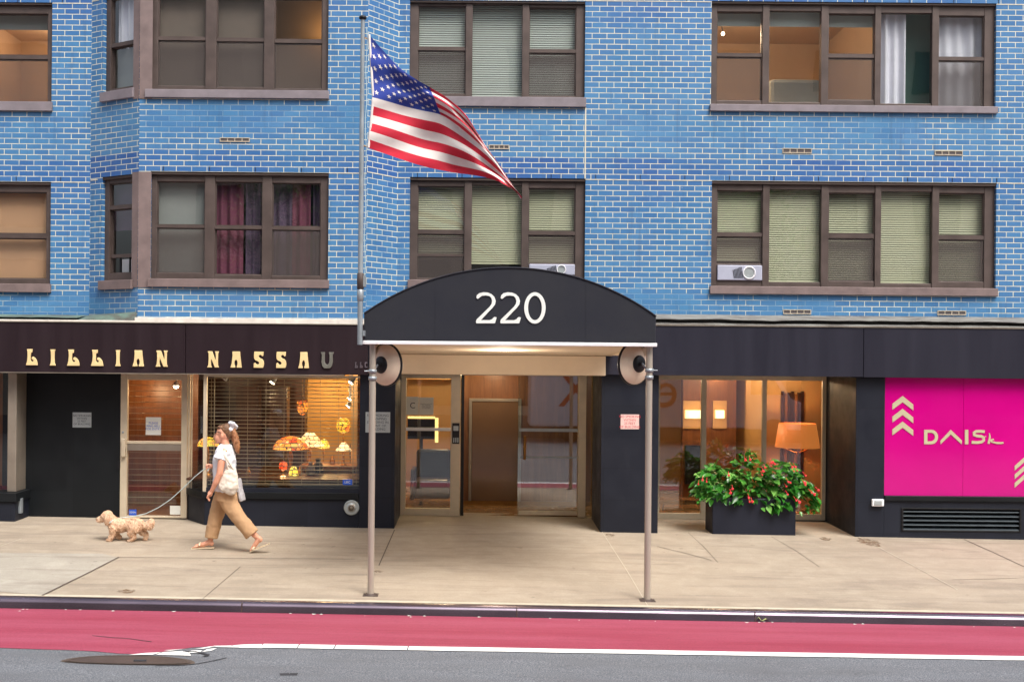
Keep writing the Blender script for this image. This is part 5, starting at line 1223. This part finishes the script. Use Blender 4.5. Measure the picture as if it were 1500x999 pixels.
for i, (px, pt, pb, r, Y, mt, lab) in enumerate(((455,676,697,7.5,.8,'iron','dark bulbous vase beside the red glass lamp on the display floor'),(466,671,697,9,1.0,'blackmetal','large dark vase standing before the amber table in the shop window'),(440,683,697,4.5,.9,'brass','small brass vase by the large dark vase in the shop window'),(364,684,697,3,.8,'brass','thin brass candlestick low in the shop window behind the woman'),(517,636,681,5,1.8,'iron','tall dark bronze figure at the pillar end of the amber table'),(487,666,681,4,1.6,'brass','small brass bowl between the cone lamp and the globe lamp'))):
    s = FOC/(DIST+Y); X, zt = P(px, pt, Y); zb = P(px, pb, Y)[1]; h = zt-zb; rr = r/s
    t = thing('vase' if i < 4 else 'ornament', lab, 'vase' if i < 4 else 'ornament', (X, Y, zb))
    mb = MB(); mb.lathe([(0,0),(rr*.6,0),(rr*.75,h*.05),(rr,h*.35),(rr*.8,h*.62),(rr*.36,h*.82),(rr*.48,h*.97),(rr*.4,h)], (X,Y,zb), 18); mb.build('body', M[mt], t)
for i, (px, py, Y) in enumerate(((401,557,.6),(516,557,.7),(514,581,1.6),(512,592,2.0),(331,552,.6))):
    X, Z = P(px, py, Y)
    lab = ['bright silver track spotlight over the middle of the shop window','bright silver track spotlight in the upper corner of the shop window near the pillar','small pale spotlight below the corner spotlight near the pillar','lowest small spotlight hanging near the amber wall','unlit track spotlight above the walking woman'][i]
    t = thing('track_spotlight', lab, 'spotlight', (X, Y, Z), 'track spotlights in the lamp shop')
    ax = Vector((-.5, -.35, -.8)).normalized()
    mb = MB(); mb.lathe([(.028,-.06),(.034,-.02),(.045,.05),(.041,.05)], (X,Y,Z), 14, ax=ax); mb.tube([(X,Y,Z),(X,Y,zf0+.1)], .008, 6); mb.build('head', M['galv'], t)
    mb = MB(); mb.lathe([(.0,.045),(.04,.045)], (X,Y,Z), 14, ax=ax); mb.build('bulb', M['bulb'] if i < 4 else M['white'], t, fix=True)
    if i in (0, 1): lamp('spot_bulb', (X-.05, Y+.1, Z-.1), 15, (1,.75,.45))
X, Z = P(258, 565, 1.0); t = thing('ceiling_spotlight', 'small glowing spotlight seen through the top of the shop door glass', 'spotlight', (X, 1.0, Z))
mb = MB(); mb.ball((X,1.0,Z), (.045,.045,.04)); mb.build('bulb', M['bulb'], t); mb = MB(); mb.lathe([(.05,.0),(.035,.06),(.012,.07),(.012,.2)], (X,1.0,Z), 14); mb.build('housing', M['galv'], t)
lamp('door_spot', (X, 1.0, Z-.1), 9, (1,.65,.35))
lamp('shop_wall_lamp', (P(480,580,2.6)[0], 2.7, 1.9), 17, (1,.72,.34)); lamp('shop_back_lamp', (-5.3, 1.3, 1.9), 9, (1,.6,.3))
# bare bulb upstairs, warm bay room
X, Z = P(1059, 50, 1.3); t = thing('bare_bulb', 'glowing bare bulb in the peach room of the upper five-part window', 'light bulb', (X, 1.3, Z))
mb = MB(); mb.ball((X,1.3,Z), .027); mb.build('bulb', M['bulb'], t); mb = MB(); mb.tube([(X,1.3,Z+.03),(X-.02,1.3,Z+.12),(X+.05,1.3,Z+.2)], .008, 6); mb.build('cord', M['blackmetal'], t)
lamp('bulb_light', (X+.05, 1.35, Z-.02), 34, (1,.74,.48))
lamp('bay_room_light', (P(476,45,.6)[0]+.02, .62, P(470,40,.6)[1]), 2.2, (1,.55,.2), .03)
X, Z = P(638, 135, .9)[0], P(638,134,.9)[1]
lamp('left_room_light', (-7.0, 2.2, 7.6), 16, (1,.7,.45))
# ---- air conditioners
for i, (a, b, y0, y1, lab) in enumerate(((774.5,843,386.5,403,'white window air conditioner with a round vent peeking above the canopy arch'), (1051,1118,388.5,411.5,'white window air conditioner with a round vent in the corner of the lower five-part window'))):
    Y = .5; cx = (a+b)/2; k = 0 if i == 0 else ROLL*(cx-1250)
    X0, X1 = P(a,395,Y)[0], P(b,395,Y)[0]; z1, z0 = P(cx, y0+ (0 if i==0 else 0), Y)[1], P(cx, y1, Y)[1]
    if i == 1: z1, z0 = P(1250, 386-k+2.0, Y)[1]-.0, P(1250, 411-k, Y)[1]
    t = thing('air_conditioner', lab, 'air conditioner', ((X0+X1)/2, Y, z0), 'air conditioners in the windows')
    w = X1-X0; h = z1-z0
    mb = MB(); mb.box(X0+.006, X1-.006, Y+.03, Y+.4, z0+.004, z1-.004); mb.build('body', M['acw'], t, bevel=.012)
    xc2 = X0+w*.70; zc2 = z0+h*.5; r = h*.40
    mb = MB(); mb.lathe([(r*1.0,.0),(r*1.05,.012),(r*.92,.018),(r*.84,.010),(r*.84,0)], (xc2,Y+.03,zc2), 26, ax=(0,-1,0)); mb.build('round_vent', M['white'], t)
    mb = MB(); mb.lathe([(0,.004),(r*.84,.004)], (xc2,Y+.03,zc2), 24, ax=(0,-1,0)); mb.build('vent_mesh', M['plaque'], t, fix=True)
    for q in range(7): mb = MB(); u = xc2-r*1.1-.012-q*.020; mb.prism([(u-.010,z0+h*.88-q*.008),(u,z0+h*.88-q*.008),(u+.02,z0+h*.16),(u+.010,z0+h*.16)][::-1], lambda a,b,d:(a,d,b), Y+.031, Y+.024); mb.build('slat', M['ink'], t, fix=True)
# ================================================================== WOMAN
WY = G(306, 806)[1]
def w(zx, zy, dy=0):  # her image pixels come from a 4.54x enlargement
    X, Z = P(260+zx/4.54, 600+zy/4.54, WY); return Vector((X, WY+dy, Z))
GZ = gz(w(200,900).x, WY)
base = w(210, 940); lift = GZ + .010 - base.z
def w(zx, zy, dy=0, _l=lift):
    X, Z = P(260+zx/4.54, 600+zy/4.54, WY); return Vector((X, WY+dy, Z+_l))
wom = thing('person', 'woman in white top and wide tan trousers walking a small dog past the lamp shop', 'person', (w(300,940).x, WY, GZ))
mb = MB(); u = 1/4.54/110.4   # metres per enlarged image pixel
Rl = lambda a: Matrix.Rotation(a, 3, 'Y')
mb.ball(w(310,165), (.098,.076,.108), 20, 14)           # skull
mb.ball(w(272,195), (.055,.058,.075), 16, 10)           # face
mb.ball(w(268,222), (.036,.04,.032), 12, 8)             # jaw, chin
mb.loft([(w(254,172),.010,.012),(w(247,186),.014,.016),(w(243,197),.016,.018),(w(250,203),.010,.014)], 10)   # nose
mb.ball(w(254,212), (.014,.026,.008), 10, 6); mb.ball(w(255,219), (.014,.024,.008), 10, 6)   # lips
mb.ball(w(262,162), (.03,.055,.02), 12, 8)              # brow
for s in (-1, 1): mb.ball(w(303,182,s*.074), (.018,.012,.03), 10, 8)   # ears
mb.limb([w(312,205), w(322,262)], [.05,.058])
mb.loft([(w(322,255),.06,.10),(w(318,285),.095,.17),(w(315,340),.115,.165),(w(318,420),.10,.14),(w(322,480),.105,.15),(w(325,545),.125,.165),(w(325,600),.11,.155)], 22)
# arms: near one hangs forward, far one holds the lead
mb.limb([w(325,285,-.175), w(318,345,-.220), w(308,420,-.245), w(282,480,-.24), w(255,532,-.215)], [.056,.050,.042,.038,.027])
mb.limb([w(255,532,-.20), w(240,556,-.20)], [.027,.033]); mb.ball(w(240,556,-.2), (.034,.018,.042), 12, 8)
for k, (dy, l) in enumerate(((-.028,.9),(-.010,1.0),(.009,.95),(.027,.75))):
    a = w(233,566,-.20+dy*.8); mb.limb([a, a+Vector((-.012,0,-.030*l)), a+Vector((-.006,0,-.058*l)), a+Vector((.010,0,-.075*l))], [.0095,.009,.0085,.007], 8)
mb.limb([w(246,552,-.225), w(228,566,-.235), w(222,582,-.232)], [.012,.0105,.008], 8)
mb.limb([w(312,285,.17), w(292,340,.19), w(278,385,.185), w(245,388,.10), w(218,388,.045)], [.052,.046,.040,.034,.026])
mb.ball(w(210,388,.035), (.036,.022,.036), 12, 8)
for k, (dz, l) in enumerate(((18,.9),(8,1.),(-3,.95),(-13,.8))):
    a = w(202,388-dz*.8,.03); mb.limb([a, a+Vector((-.022*l,-.012,-.004)), a+Vector((-.026*l,-.030,-.008)), a+Vector((-.006,-.036,-.010))], [.0095,.009,.0085,.0075], 8)
mb.limb([w(212,378,.02), w(200,374,.0), w(194,382,-.012)], [.012,.010,.008], 8)
# legs
mb.limb([w(328,575,-.085), w(400,700,-.09), w(470,780,-.09), w(532,846,-.09)], [.088,.060,.052,.036])
mb.limb([w(312,575,.085), w(258,700,.085), w(228,790,.085), w(208,886,.085)], [.088,.060,.050,.036])
mb.ball(w(560,866,-.09), (.03,.031,.034), 12, 8)
mb.limb([w(552,858,-.09), w(528,895,-.09), w(508,922,-.09)], [.034,.032,.026]); mb.limb([w(510,918,-.09), w(498,934,-.09)], [.026,.016])
mb.ball(w(216,905,.085), (.036,.032,.034), 12, 8)
mb.limb([w(205,895,.085), w(160,912,.085), w(115,923,.085)], [.036,.033,.024])
for k in range(5):
    dy = .085+(-.036+.018*k); l = 1-.10*k
    mb.limb([w(118,925,dy), w(118-24*l,931,dy*1.02)], [.013,.010], 8)
    dy = -.09+(-.034+.017*k); mb.limb([w(507,926,dy), w(499-6*l,938,dy)], [.012,.009], 8)
remeshed(mb, 'body', M['skin'], .0062, wom, 3, .5)
mb = MB()   # blouse with short sleeves
mb.loft([(w(322,238),.068,.075),(w(320,258),.092,.125),(w(316,285),.118,.195),(w(312,340),.150,.190),(w(312,400),.150,.178),(w(316,460),.152,.182),(w(320,520),.168,.195),(w(318,548),.172,.200)], 26)
mb.loft([(w(322,275,-.15),.070,.055),(w(318,300,-.190),.082,.062),(w(308,336,-.218),.088,.066)], 16); mb.loft([(w(314,275,.15),.066,.055),(w(300,305,.185),.076,.06),(w(284,340,.20),.080,.062)], 16)
sh = remeshed(mb, 'blouse', M['shirt'], .010, wom, 4, .5, (.010, 16))
mb = MB()
mb.loft([(w(322,520),.142,.178),(w(324,560),.150,.180),(w(320,610),.140,.185)], 24)
mb.loft([(w(330,560,-.07),.135,.105),(w(362,640,-.09),.112,.098),(w(408,708,-.095),.098,.094),(w(454,768,-.095),.096,.092),(w(506,832,-.095),.096,.092)], 22)
mb.loft([(w(312,560,.07),.135,.105),(w(270,650,.085),.108,.098),(w(244,730,.09),.096,.094),(w(228,800,.09),.092,.092),(w(214,868,.09),.086,.090)], 22)
remeshed(mb, 'trousers', M['trouser'], .009, wom, 5, .5, (.007, 11))
mb = MB()   # hair: cap swept back, tail
mb.ball(w(326,146), (.088,.080,.092), 20, 14); mb.ball(w(338,164), (.066,.074,.082), 16, 12); mb.ball(w(292,129), (.056,.066,.034), 14, 10)
remeshed(mb, 'hair', M['hair'], .007, wom, 3, .5, (.004, 50)); mb = MB()
mb.limb([w(352,130), w(370,148), w(382,190), w(392,235), w(400,275), w(404,300)], [.034,.038,.044,.046,.036,.012])
mb.limb([w(366,160,.02), w(380,215,.035), w(392,262,.03)], [.04,.046,.02])
remeshed(mb, 'ponytail', M['tail'], .008, wom, 3, .5, (.009, 26))
mb = MB(); rr = random.Random(3)
for k in range(14):
    a = 2*PI*k/14; mb.ball(w(360+24*math.cos(a), 120+22*math.sin(a), .045*math.sin(a*2+.6)), (.026+.006*rr.random(),.030,.026), 9, 6)
mb.ball(w(360,120), .045); remeshed(mb, 'scrunchie', M['shirt'], .007, wom, 2, .4, (.008, 45))
mb = MB()
for s in (-1, 1):
    mb.ball(w(259,157,s*.038), (.015,.034,.022), 12, 8); mb.tube([w(258,152,s*.062), w(300,160,s*.084)], .0045, 6)
mb.tube([w(249,152,-.012), w(249,152,.012)], .005, 6); mb.build('sunglasses', M['lens'], wom)
for nm, pts in (('front', [w(86,938,.085), w(130,936,.085), w(180,934,.085), w(232,934,.085)]), ('rear', [w(494,944,-.09), w(516,932,-.09), w(560,914,-.09), w(622,892,-.09)])):
    mb = MB(); k = len(pts)
    for i in range(k-1):
        a, b = pts[i], pts[i+1]; wa, wb = (.042,.046,.040,.036)[i], (.046,.040,.036,.034)[min(i,3)] ; t = Vector((0,0,.016))
        Y_ = Vector((0,1,0)); v = [a-Y_*wa, a+Y_*wa, b+Y_*wb, b-Y_*wb]
        mb.idx([q-t*.5 for q in v]+[q+t*.5 for q in v], [(0,1,2,3),(7,6,5,4),(0,4,5,1),(1,5,6,2),(2,6,7,3),(3,7,4,0)])
    if nm == 'front': c = [w(140,918,.085+.046*math.cos(PI*j/10)) + Vector((0,0,.030*math.sin(PI*j/10))) for j in range(11)]
    else: c = [w(512,928,-.09+.046*math.cos(PI*j/10)) + Vector((.018*math.sin(PI*j/10),0,.030*math.sin(PI*j/10))) for j in range(11)]
    mb.tube(c, .014, 8); mb.build('sandal', M['sandal'], wom, fix=True)
# tote
mb = MB(); mb.loft([(w(398,470,.06),.03,.10),(w(408,530,.05),.038,.10),(w(418,580,.04),.044,.09),(w(424,618,.04),.046,.085)], 16); remeshed(mb, 'hanging_shirt_tail', pm('grey_cloth', srgb(176,174,178), .85), .009, wom, 3, .5, (.008, 15))
tb_ = thing('tote_bag', 'cream canvas tote bag hanging at the hip of the walking woman', 'bag', tuple(w(360,545,-.25)))
mb = MB(); mb.loft([(w(378,370,-.19),.05,.02),(w(374,410,-.20),.085,.040),(w(368,460,-.208),.120,.055),(w(362,510,-.212),.135,.060),(w(352,538,-.212),.120,.05),(w(346,552,-.21),.07,.03)], 22)
remeshed(mb, 'pouch', M['tote'], .009, tb_, 5, .5, (.012, 14))
mb = MB(); mb.tube([w(398,400,-.215), w(376,360,-.235), w(350,315,-.25), w(338,282,-.225), w(334,262,-.17)], .013, 8); mb.tube([w(362,395,-.225), w(352,340,-.25), w(340,295,-.245), w(328,264,-.18)], .012, 8); mb.build('strap', M['tote'], tb_)
# ================================================================== DOG AND LEAD
DGY = G(182, 792)[1]
def d_(zx, zy, dy=0):
    X, Z = P(120+zx/7.5, 730+zy/7.5, DGY); return Vector((X, DGY+dy, Z))
dl_ = gz(d_(450,468).x, DGY) + .004 - d_(450,470).z
def d_(zx, zy, dy=0, _l=dl_):
    X, Z = P(120+zx/7.5, 730+zy/7.5, DGY); return Vector((X, DGY+dy, Z+_l))
def fuzz(o, n, length):
    """short curly tufts of coat over the whole body, in the same mesh"""
    me = o.data; r = random.Random(5); ps = [p for p in me.polygons]; vs = [v.co.copy() for v in me.vertices]; fs = [tuple(p.vertices) for p in ps]
    for k in range(n):
        p = r.choice(ps); nn = p.normal; c = p.center
        t = nn.cross(Vector((r.uniform(-1,1), r.uniform(-1,1), r.uniform(-1,1)))).normalized()
        l = length*r.uniform(.5, 1.1); wd_ = .0042
        tip = c + nn*l*.75 + t*l*.55 + Vector((.3,0,-.5))*l*.5; md = c + nn*l*.6 + t*l*.1; s_ = nn.cross(t)*wd_
        b = len(vs); vs += [c-s_-nn*.003, c+s_-nn*.003, md+s_*.8, md-s_*.8, tip]; fs += [(b,b+1,b+2,b+3),(b+3,b+2,b+4)]
    m2 = bpy.data.meshes.new('coat'); m2.from_pydata([tuple(v) for v in vs], [], fs); m2.materials.append(me.materials[0]); m2.polygons.foreach_set('use_smooth', [True]*len(m2.polygons)); o.data = m2
    return o
dog = thing('dog', 'small curly apricot dog trotting ahead on a pale lead', 'dog', tuple(d_(480,470)))
mb = MB()
mb.ball(d_(278,205), (.078,.070,.078), 18, 12); mb.ball(d_(250,215), (.055,.055,.055), 14, 10)
mb.limb([d_(235,228), d_(200,236), d_(178,240)], [.048,.040,.030]); mb.ball(d_(200,258), (.032,.03,.018), 10, 8)
mb.limb([d_(310,225), d_(335,262), d_(365,285)], [.062,.070,.085])
mb.loft([(d_(335,290),.06,.06),(d_(365,298),.098,.088),(d_(430,302),.098,.090),(d_(500,292),.086,.082),(d_(570,292),.092,.086),(d_(630,300),.085,.080),(d_(668,305),.045,.05)], 20); mb.ball(d_(350,300), (.075,.075,.09), 14, 10); mb.ball(d_(620,300), (.085,.078,.085), 14, 10)
for pts, rs in ((([d_(360,330,-.05), d_(352,375,-.055), d_(345,410,-.055), d_(322,450,-.055)]), [.062,.044,.034,.030]), ([d_(375,330,.05), d_(372,385,.05), d_(372,425,.05), d_(398,436,.05)], [.06,.044,.034,.028]),
                ([d_(592,320,-.052), d_(556,382,-.056), d_(584,424,-.056), d_(552,456,-.056)], [.080,.056,.036,.031]), ([d_(632,330,.05), d_(650,378,.05), d_(692,412,.05), d_(690,452,.05)], [.074,.052,.034,.029])):
    mb.limb(pts, rs)
for q in (d_(308,458,-.055), d_(540,462,-.056), d_(682,462,.05)): mb.ball(q, (.036,.03,.018), 10, 8)
mb.ball(d_(405,438,.05), (.026,.026,.024), 10, 8)
mb.limb([d_(668,300), d_(705,312), d_(738,305), d_(757,278), d_(762,255)], [.034,.056,.062,.050,.034])
body = remeshed(mb, 'body', M['fur'], .0070, dog, 3, .5, (.008, 34)); fuzz(body, 7000, .013)
for s in (-1, 1):
    mb = MB(); mb.limb([d_(285,190,s*.062), d_(293,225,s*.080), d_(296,268,s*.078)], [.026,.036,.030]); fuzz(remeshed(mb, 'ear', M['fur'], .007, dog, 3, .5, (.006, 44)), 700, .012)
mb = MB(); mb.ball(d_(163,233), (.014,.016,.012), 10, 8); mb.build('nose', M['nose'], dog)
mb = MB(); [mb.ball(d_(222,206,s*.042), (.009,.009,.010), 8, 6) for s in (-1, 1)]; mb.build('eyes', M['lens'], dog)
mb = MB(); cc = d_(328,262); ax = (d_(350,285)-d_(312,232)).normalized(); mb.lathe([(.076,-.008),(.080,-.008),(.080,.008),(.076,.008)], cc, 22, ax=ax); mb.build('collar', M['leash'], dog)
lp = []
H = w(200,388,.022)
for px, py in ((170,760.5),(182,759),(196,757.6),(214,753.5),(232,745),(250,733),(268,717),(285,700.5),(298,690)):
    t = (px-170)/(303-170); y = DGY + (WY-DGY)*t + .02; X, Z = P(px, py, y); lp.append(Vector((X,y,Z+ (dl_ + (lift-dl_)*t))))
ls = MB(); lp.append(H); ls.tube(lp + [H+Vector((.015,0,-.03)), H+Vector((.005,-.01,-.065)), H+Vector((-.012,0,-.03)), H], .0062, 8)
tag(ls.build('dog_lead', M['leash']), 'pale lead sagging between the dog collar and the hand of the woman', 'lead')
# ================================================================== ACROSS THE STREET (seen only in the glass)
sheet('opposite_sidewalk', M['pale_slab'], [[(XL,-27.5),(XR,-27.5),(XR,-22.0),(XL,-22.0)]], .14)
mb = MB(); mb.box(XL, XR, -22.02, -21.96, -.8, .4); struct(mb.build('opposite_curb', M['curb']))
ob_ = thing('building', 'tall pale stone block across the street seen reflected in the shop glass', 'building', (0, -27.5, .2))
mb = MB(); mb.box(-26, 26, -39, -27.5, -1, 18.5); mb.build('wall', pm('pale_stone_wall', srgb(206,192,172), .85, 0, .12, 2), ob_)
for r in range(4):
    for c in range(12):
        x = -22+c*4; z = 4.6+r*2.8; mb = MB(); mb.box(x-.9, x+.9, -27.52, -27.42, z, z+1.6); f_ = mb.build('window', M['reveal'], ob_)
        mb = MB(); mb.box(x-.8, x+.8, -27.42, -27.40, z+.1, z+1.5); mb.build('pane', pm('far_pane_%d_%d' % (r, c), srgb(70,78,88), .1, 0, 0), f_)
mb = MB(); mb.box(-26, 26, -27.5, -27.2, 3.2, 3.9); mb.build('cornice', M['sill'], ob_)
for c in range(8):
    x = -21+c*6; mb = MB(); mb.box(x-2.4, x+2.4, -27.54, -27.44, .5, 3.0); mb.build('shop_window', pm('far_shop_glass_%d' % c, srgb(40,42,46), .12, 0, 0), ob_)
sx = -21.9; mb = text_mb('CAMPANIELLO', .62, lambda a, b: (18.6-a, -27.1, 1.85+b)); os_ = mb.build('shop_lettering', M['white'], ob_, fix=False)
mb = MB(); mb.box(15.4, 21.8, -27.43, -27.13, 1.4, 2.3); mb.build('sign_board', M['fascia_brown'], ob_)
bark = pm('tree_bark', srgb(88,74,62), .9, 0, .3, 6, .6, 30)
for i, (tx, ty, th) in enumerate(((-7.4,-23.6,9.5),(10.0,-23.4,10.5))):
    z0 = gz(tx, ty)+.14; tr = thing('street_tree', ('leafy street tree across the road, the shorter of the two seen in the glass','leafy street tree across the road, the taller of the two seen in the glass')[i], 'tree', (tx, ty, z0), 'street trees across the road')
    r_ = random.Random(20+i); mb = MB(); mb.tube([(tx,ty,z0),(tx+.05,ty,z0+1.5),(tx-.05,ty+.1,z0+3.2),(tx+.1,ty,z0+th*.75)], [.17,.13,.11,.05], 10)
    cl = []
    for k in range(9):
        a = k*2.4; h = th*(.38+.05*k); L = 1.9*(1-.05*k); e = Vector((tx+L*math.cos(a), ty+L*math.sin(a)*.8, z0+h+1.0)); mb.tube([(tx,ty,z0+h-.2), ((tx+e.x)/2,(ty+e.y)/2,z0+h+.55), e], [.06,.045,.02], 6); cl += [e, (e+Vector((tx,ty,z0+h+.8)))/2]
    mb.build('trunk', bark, tr); mb = MB()
    for k in range(2600):
        c = r_.choice(cl); d = Vector((r_.gauss(0,1), r_.gauss(0,1), r_.gauss(0,.8)))*.5; leaf(mb, c+d, Vector((r_.uniform(-1,1),r_.uniform(-1,1),r_.uniform(-.8,.2))), Vector((0,0,1)), .17, .11)
    mb.build('crown', M['leaf'], tr)
mb = MB(); r_ = random.Random(9)
for k in range(46):
    x = r_.uniform(-7.5, 7.5); y = -4.37 - abs(r_.gauss(0, .05)); q = r_.uniform(.006, .022)
    z = gz(x, y)+.007; a = r_.random()*6; mb.face([(x+q*math.cos(a+j*1.57)*(1+.5*(j%2)), y+q*math.sin(a+j*1.57), z+.004*(j%2)) for j in range(4)])
lt_ = mb.build('litter', M['paper'], None, fix=True); lt_['kind'] = 'stuff'; lt_['label'] = 'tiny pale scraps of litter scattered along the gutter'
tk = thing('delivery_truck', 'white delivery truck parked across the street seen reflected in the lobby glass', 'truck', (5, -20.6, -.3))
mb = MB(); mb.box(1.8, 9.1, -21.7, -19.5, .15, 2.85); mb.build('cargo_box', M['white'], tk, bevel=.05)
mb = MB(); mb.prism([(9.12,.1),(11.3,.1),(11.35,.9),(10.7,1.15),(10.0,2.3),(9.12,2.35)], lambda a,b,d:(a,d,b), -21.6, -19.6); mb.build('cab', M['white'], tk, bevel=.05)
mb = MB(); mb.prism([(9.3,1.3),(10.4,1.3),(9.9,2.15),(9.3,2.15)], lambda a,b,d:(a,d,b), -19.62, -19.57); mb.build('window', M['lens'], tk, fix=True)
for x in (3.2, 10.1):
    for y in (-19.65, -21.5): mb = MB(); mb.lathe([(.0,.14),(.22,.14),(.42,.12),(.42,-.12),(.0,-.12)], (x, y, .05), 26, ax=(0,1,0)); mb.build('wheel', M['blackmetal'], tk)
mb = text_mb('X', 1.7, lambda a, b: (3.35-a, -19.485, 1.35+b)); text_mb('e', 1.8, lambda a, b: (6.4-a, -19.485, 1.4+b), 0, mb); mb.build('lettering', pm('orange_lettering', srgb(214,90,50), .5, 0, .03), tk)
# ================================================================== LIGHT, CAMERA
wd = bpy.data.worlds.new('World'); S.world = wd; wd.use_nodes = True; nt = wd.node_tree; nt.nodes.clear()
sky = nt.nodes.new('ShaderNodeTexSky'); sky.sky_type = 'NISHITA'; sky.sun_disc = False
EL, AZ = 58, 145      # sun high over the roofs across the street, seen through thin overcast
sky.sun_elevation = math.radians(EL); sky.sun_rotation = math.radians(AZ); sky.air_density = 1.0; sky.dust_density = 6.0; sky.ozone_density = .6; sky.altitude = 10
bgn = nt.nodes.new('ShaderNodeBackground'); bgn.inputs[1].default_value = .12
wo = nt.nodes.new('ShaderNodeOutputWorld'); hs = nt.nodes.new('ShaderNodeHueSaturation'); hs.inputs['Saturation'].default_value = .5; nt.links.new(sky.outputs[0], hs.inputs['Color']); nt.links.new(hs.outputs[0], bgn.inputs[0]); nt.links.new(bgn.outputs[0], wo.inputs[0])
sl_ = bpy.data.lights.new('sun', 'SUN'); sl_.energy = 1.7; sl_.angle = math.radians(24); sl_.color = (1, .95, .88)
so = bpy.data.objects.new('sun', sl_); COL.objects.link(so)
az = math.radians(AZ); d = Vector((math.sin(az)*math.cos(math.radians(EL)), math.cos(az)*math.cos(math.radians(EL)), math.sin(math.radians(EL))))
so.rotation_euler = d.to_track_quat('Z', 'Y').to_euler()
cam = bpy.data.cameras.new('camera'); co = bpy.data.objects.new('camera', cam); COL.objects.link(co); S.camera = co
cam.sensor_width = 36; cam.lens = FOC/1500*36; cam.clip_end = 500; cam.clip_start = .05
cam.shift_x = 50/1500; cam.shift_y = 20.5/1500
co.matrix_world = Matrix.Translation((0, -DIST, EYE)) @ Matrix.Rotation(PI/2, 4, 'X') @ Matrix.Rotation(ROLL, 4, 'Z')
S.view_settings.view_transform = 'Standard'; S.view_settings.look = 'None'; S.view_settings.exposure = .9; S.view_settings.gamma = 1
S.cycles.use_denoising = True; S.cycles.max_bounces = 8; S.cycles.transparent_max_bounces = 16; S.cycles.sample_clamp_indirect = 4
S.cycles.caustics_reflective = False; S.cycles.caustics_refractive = False
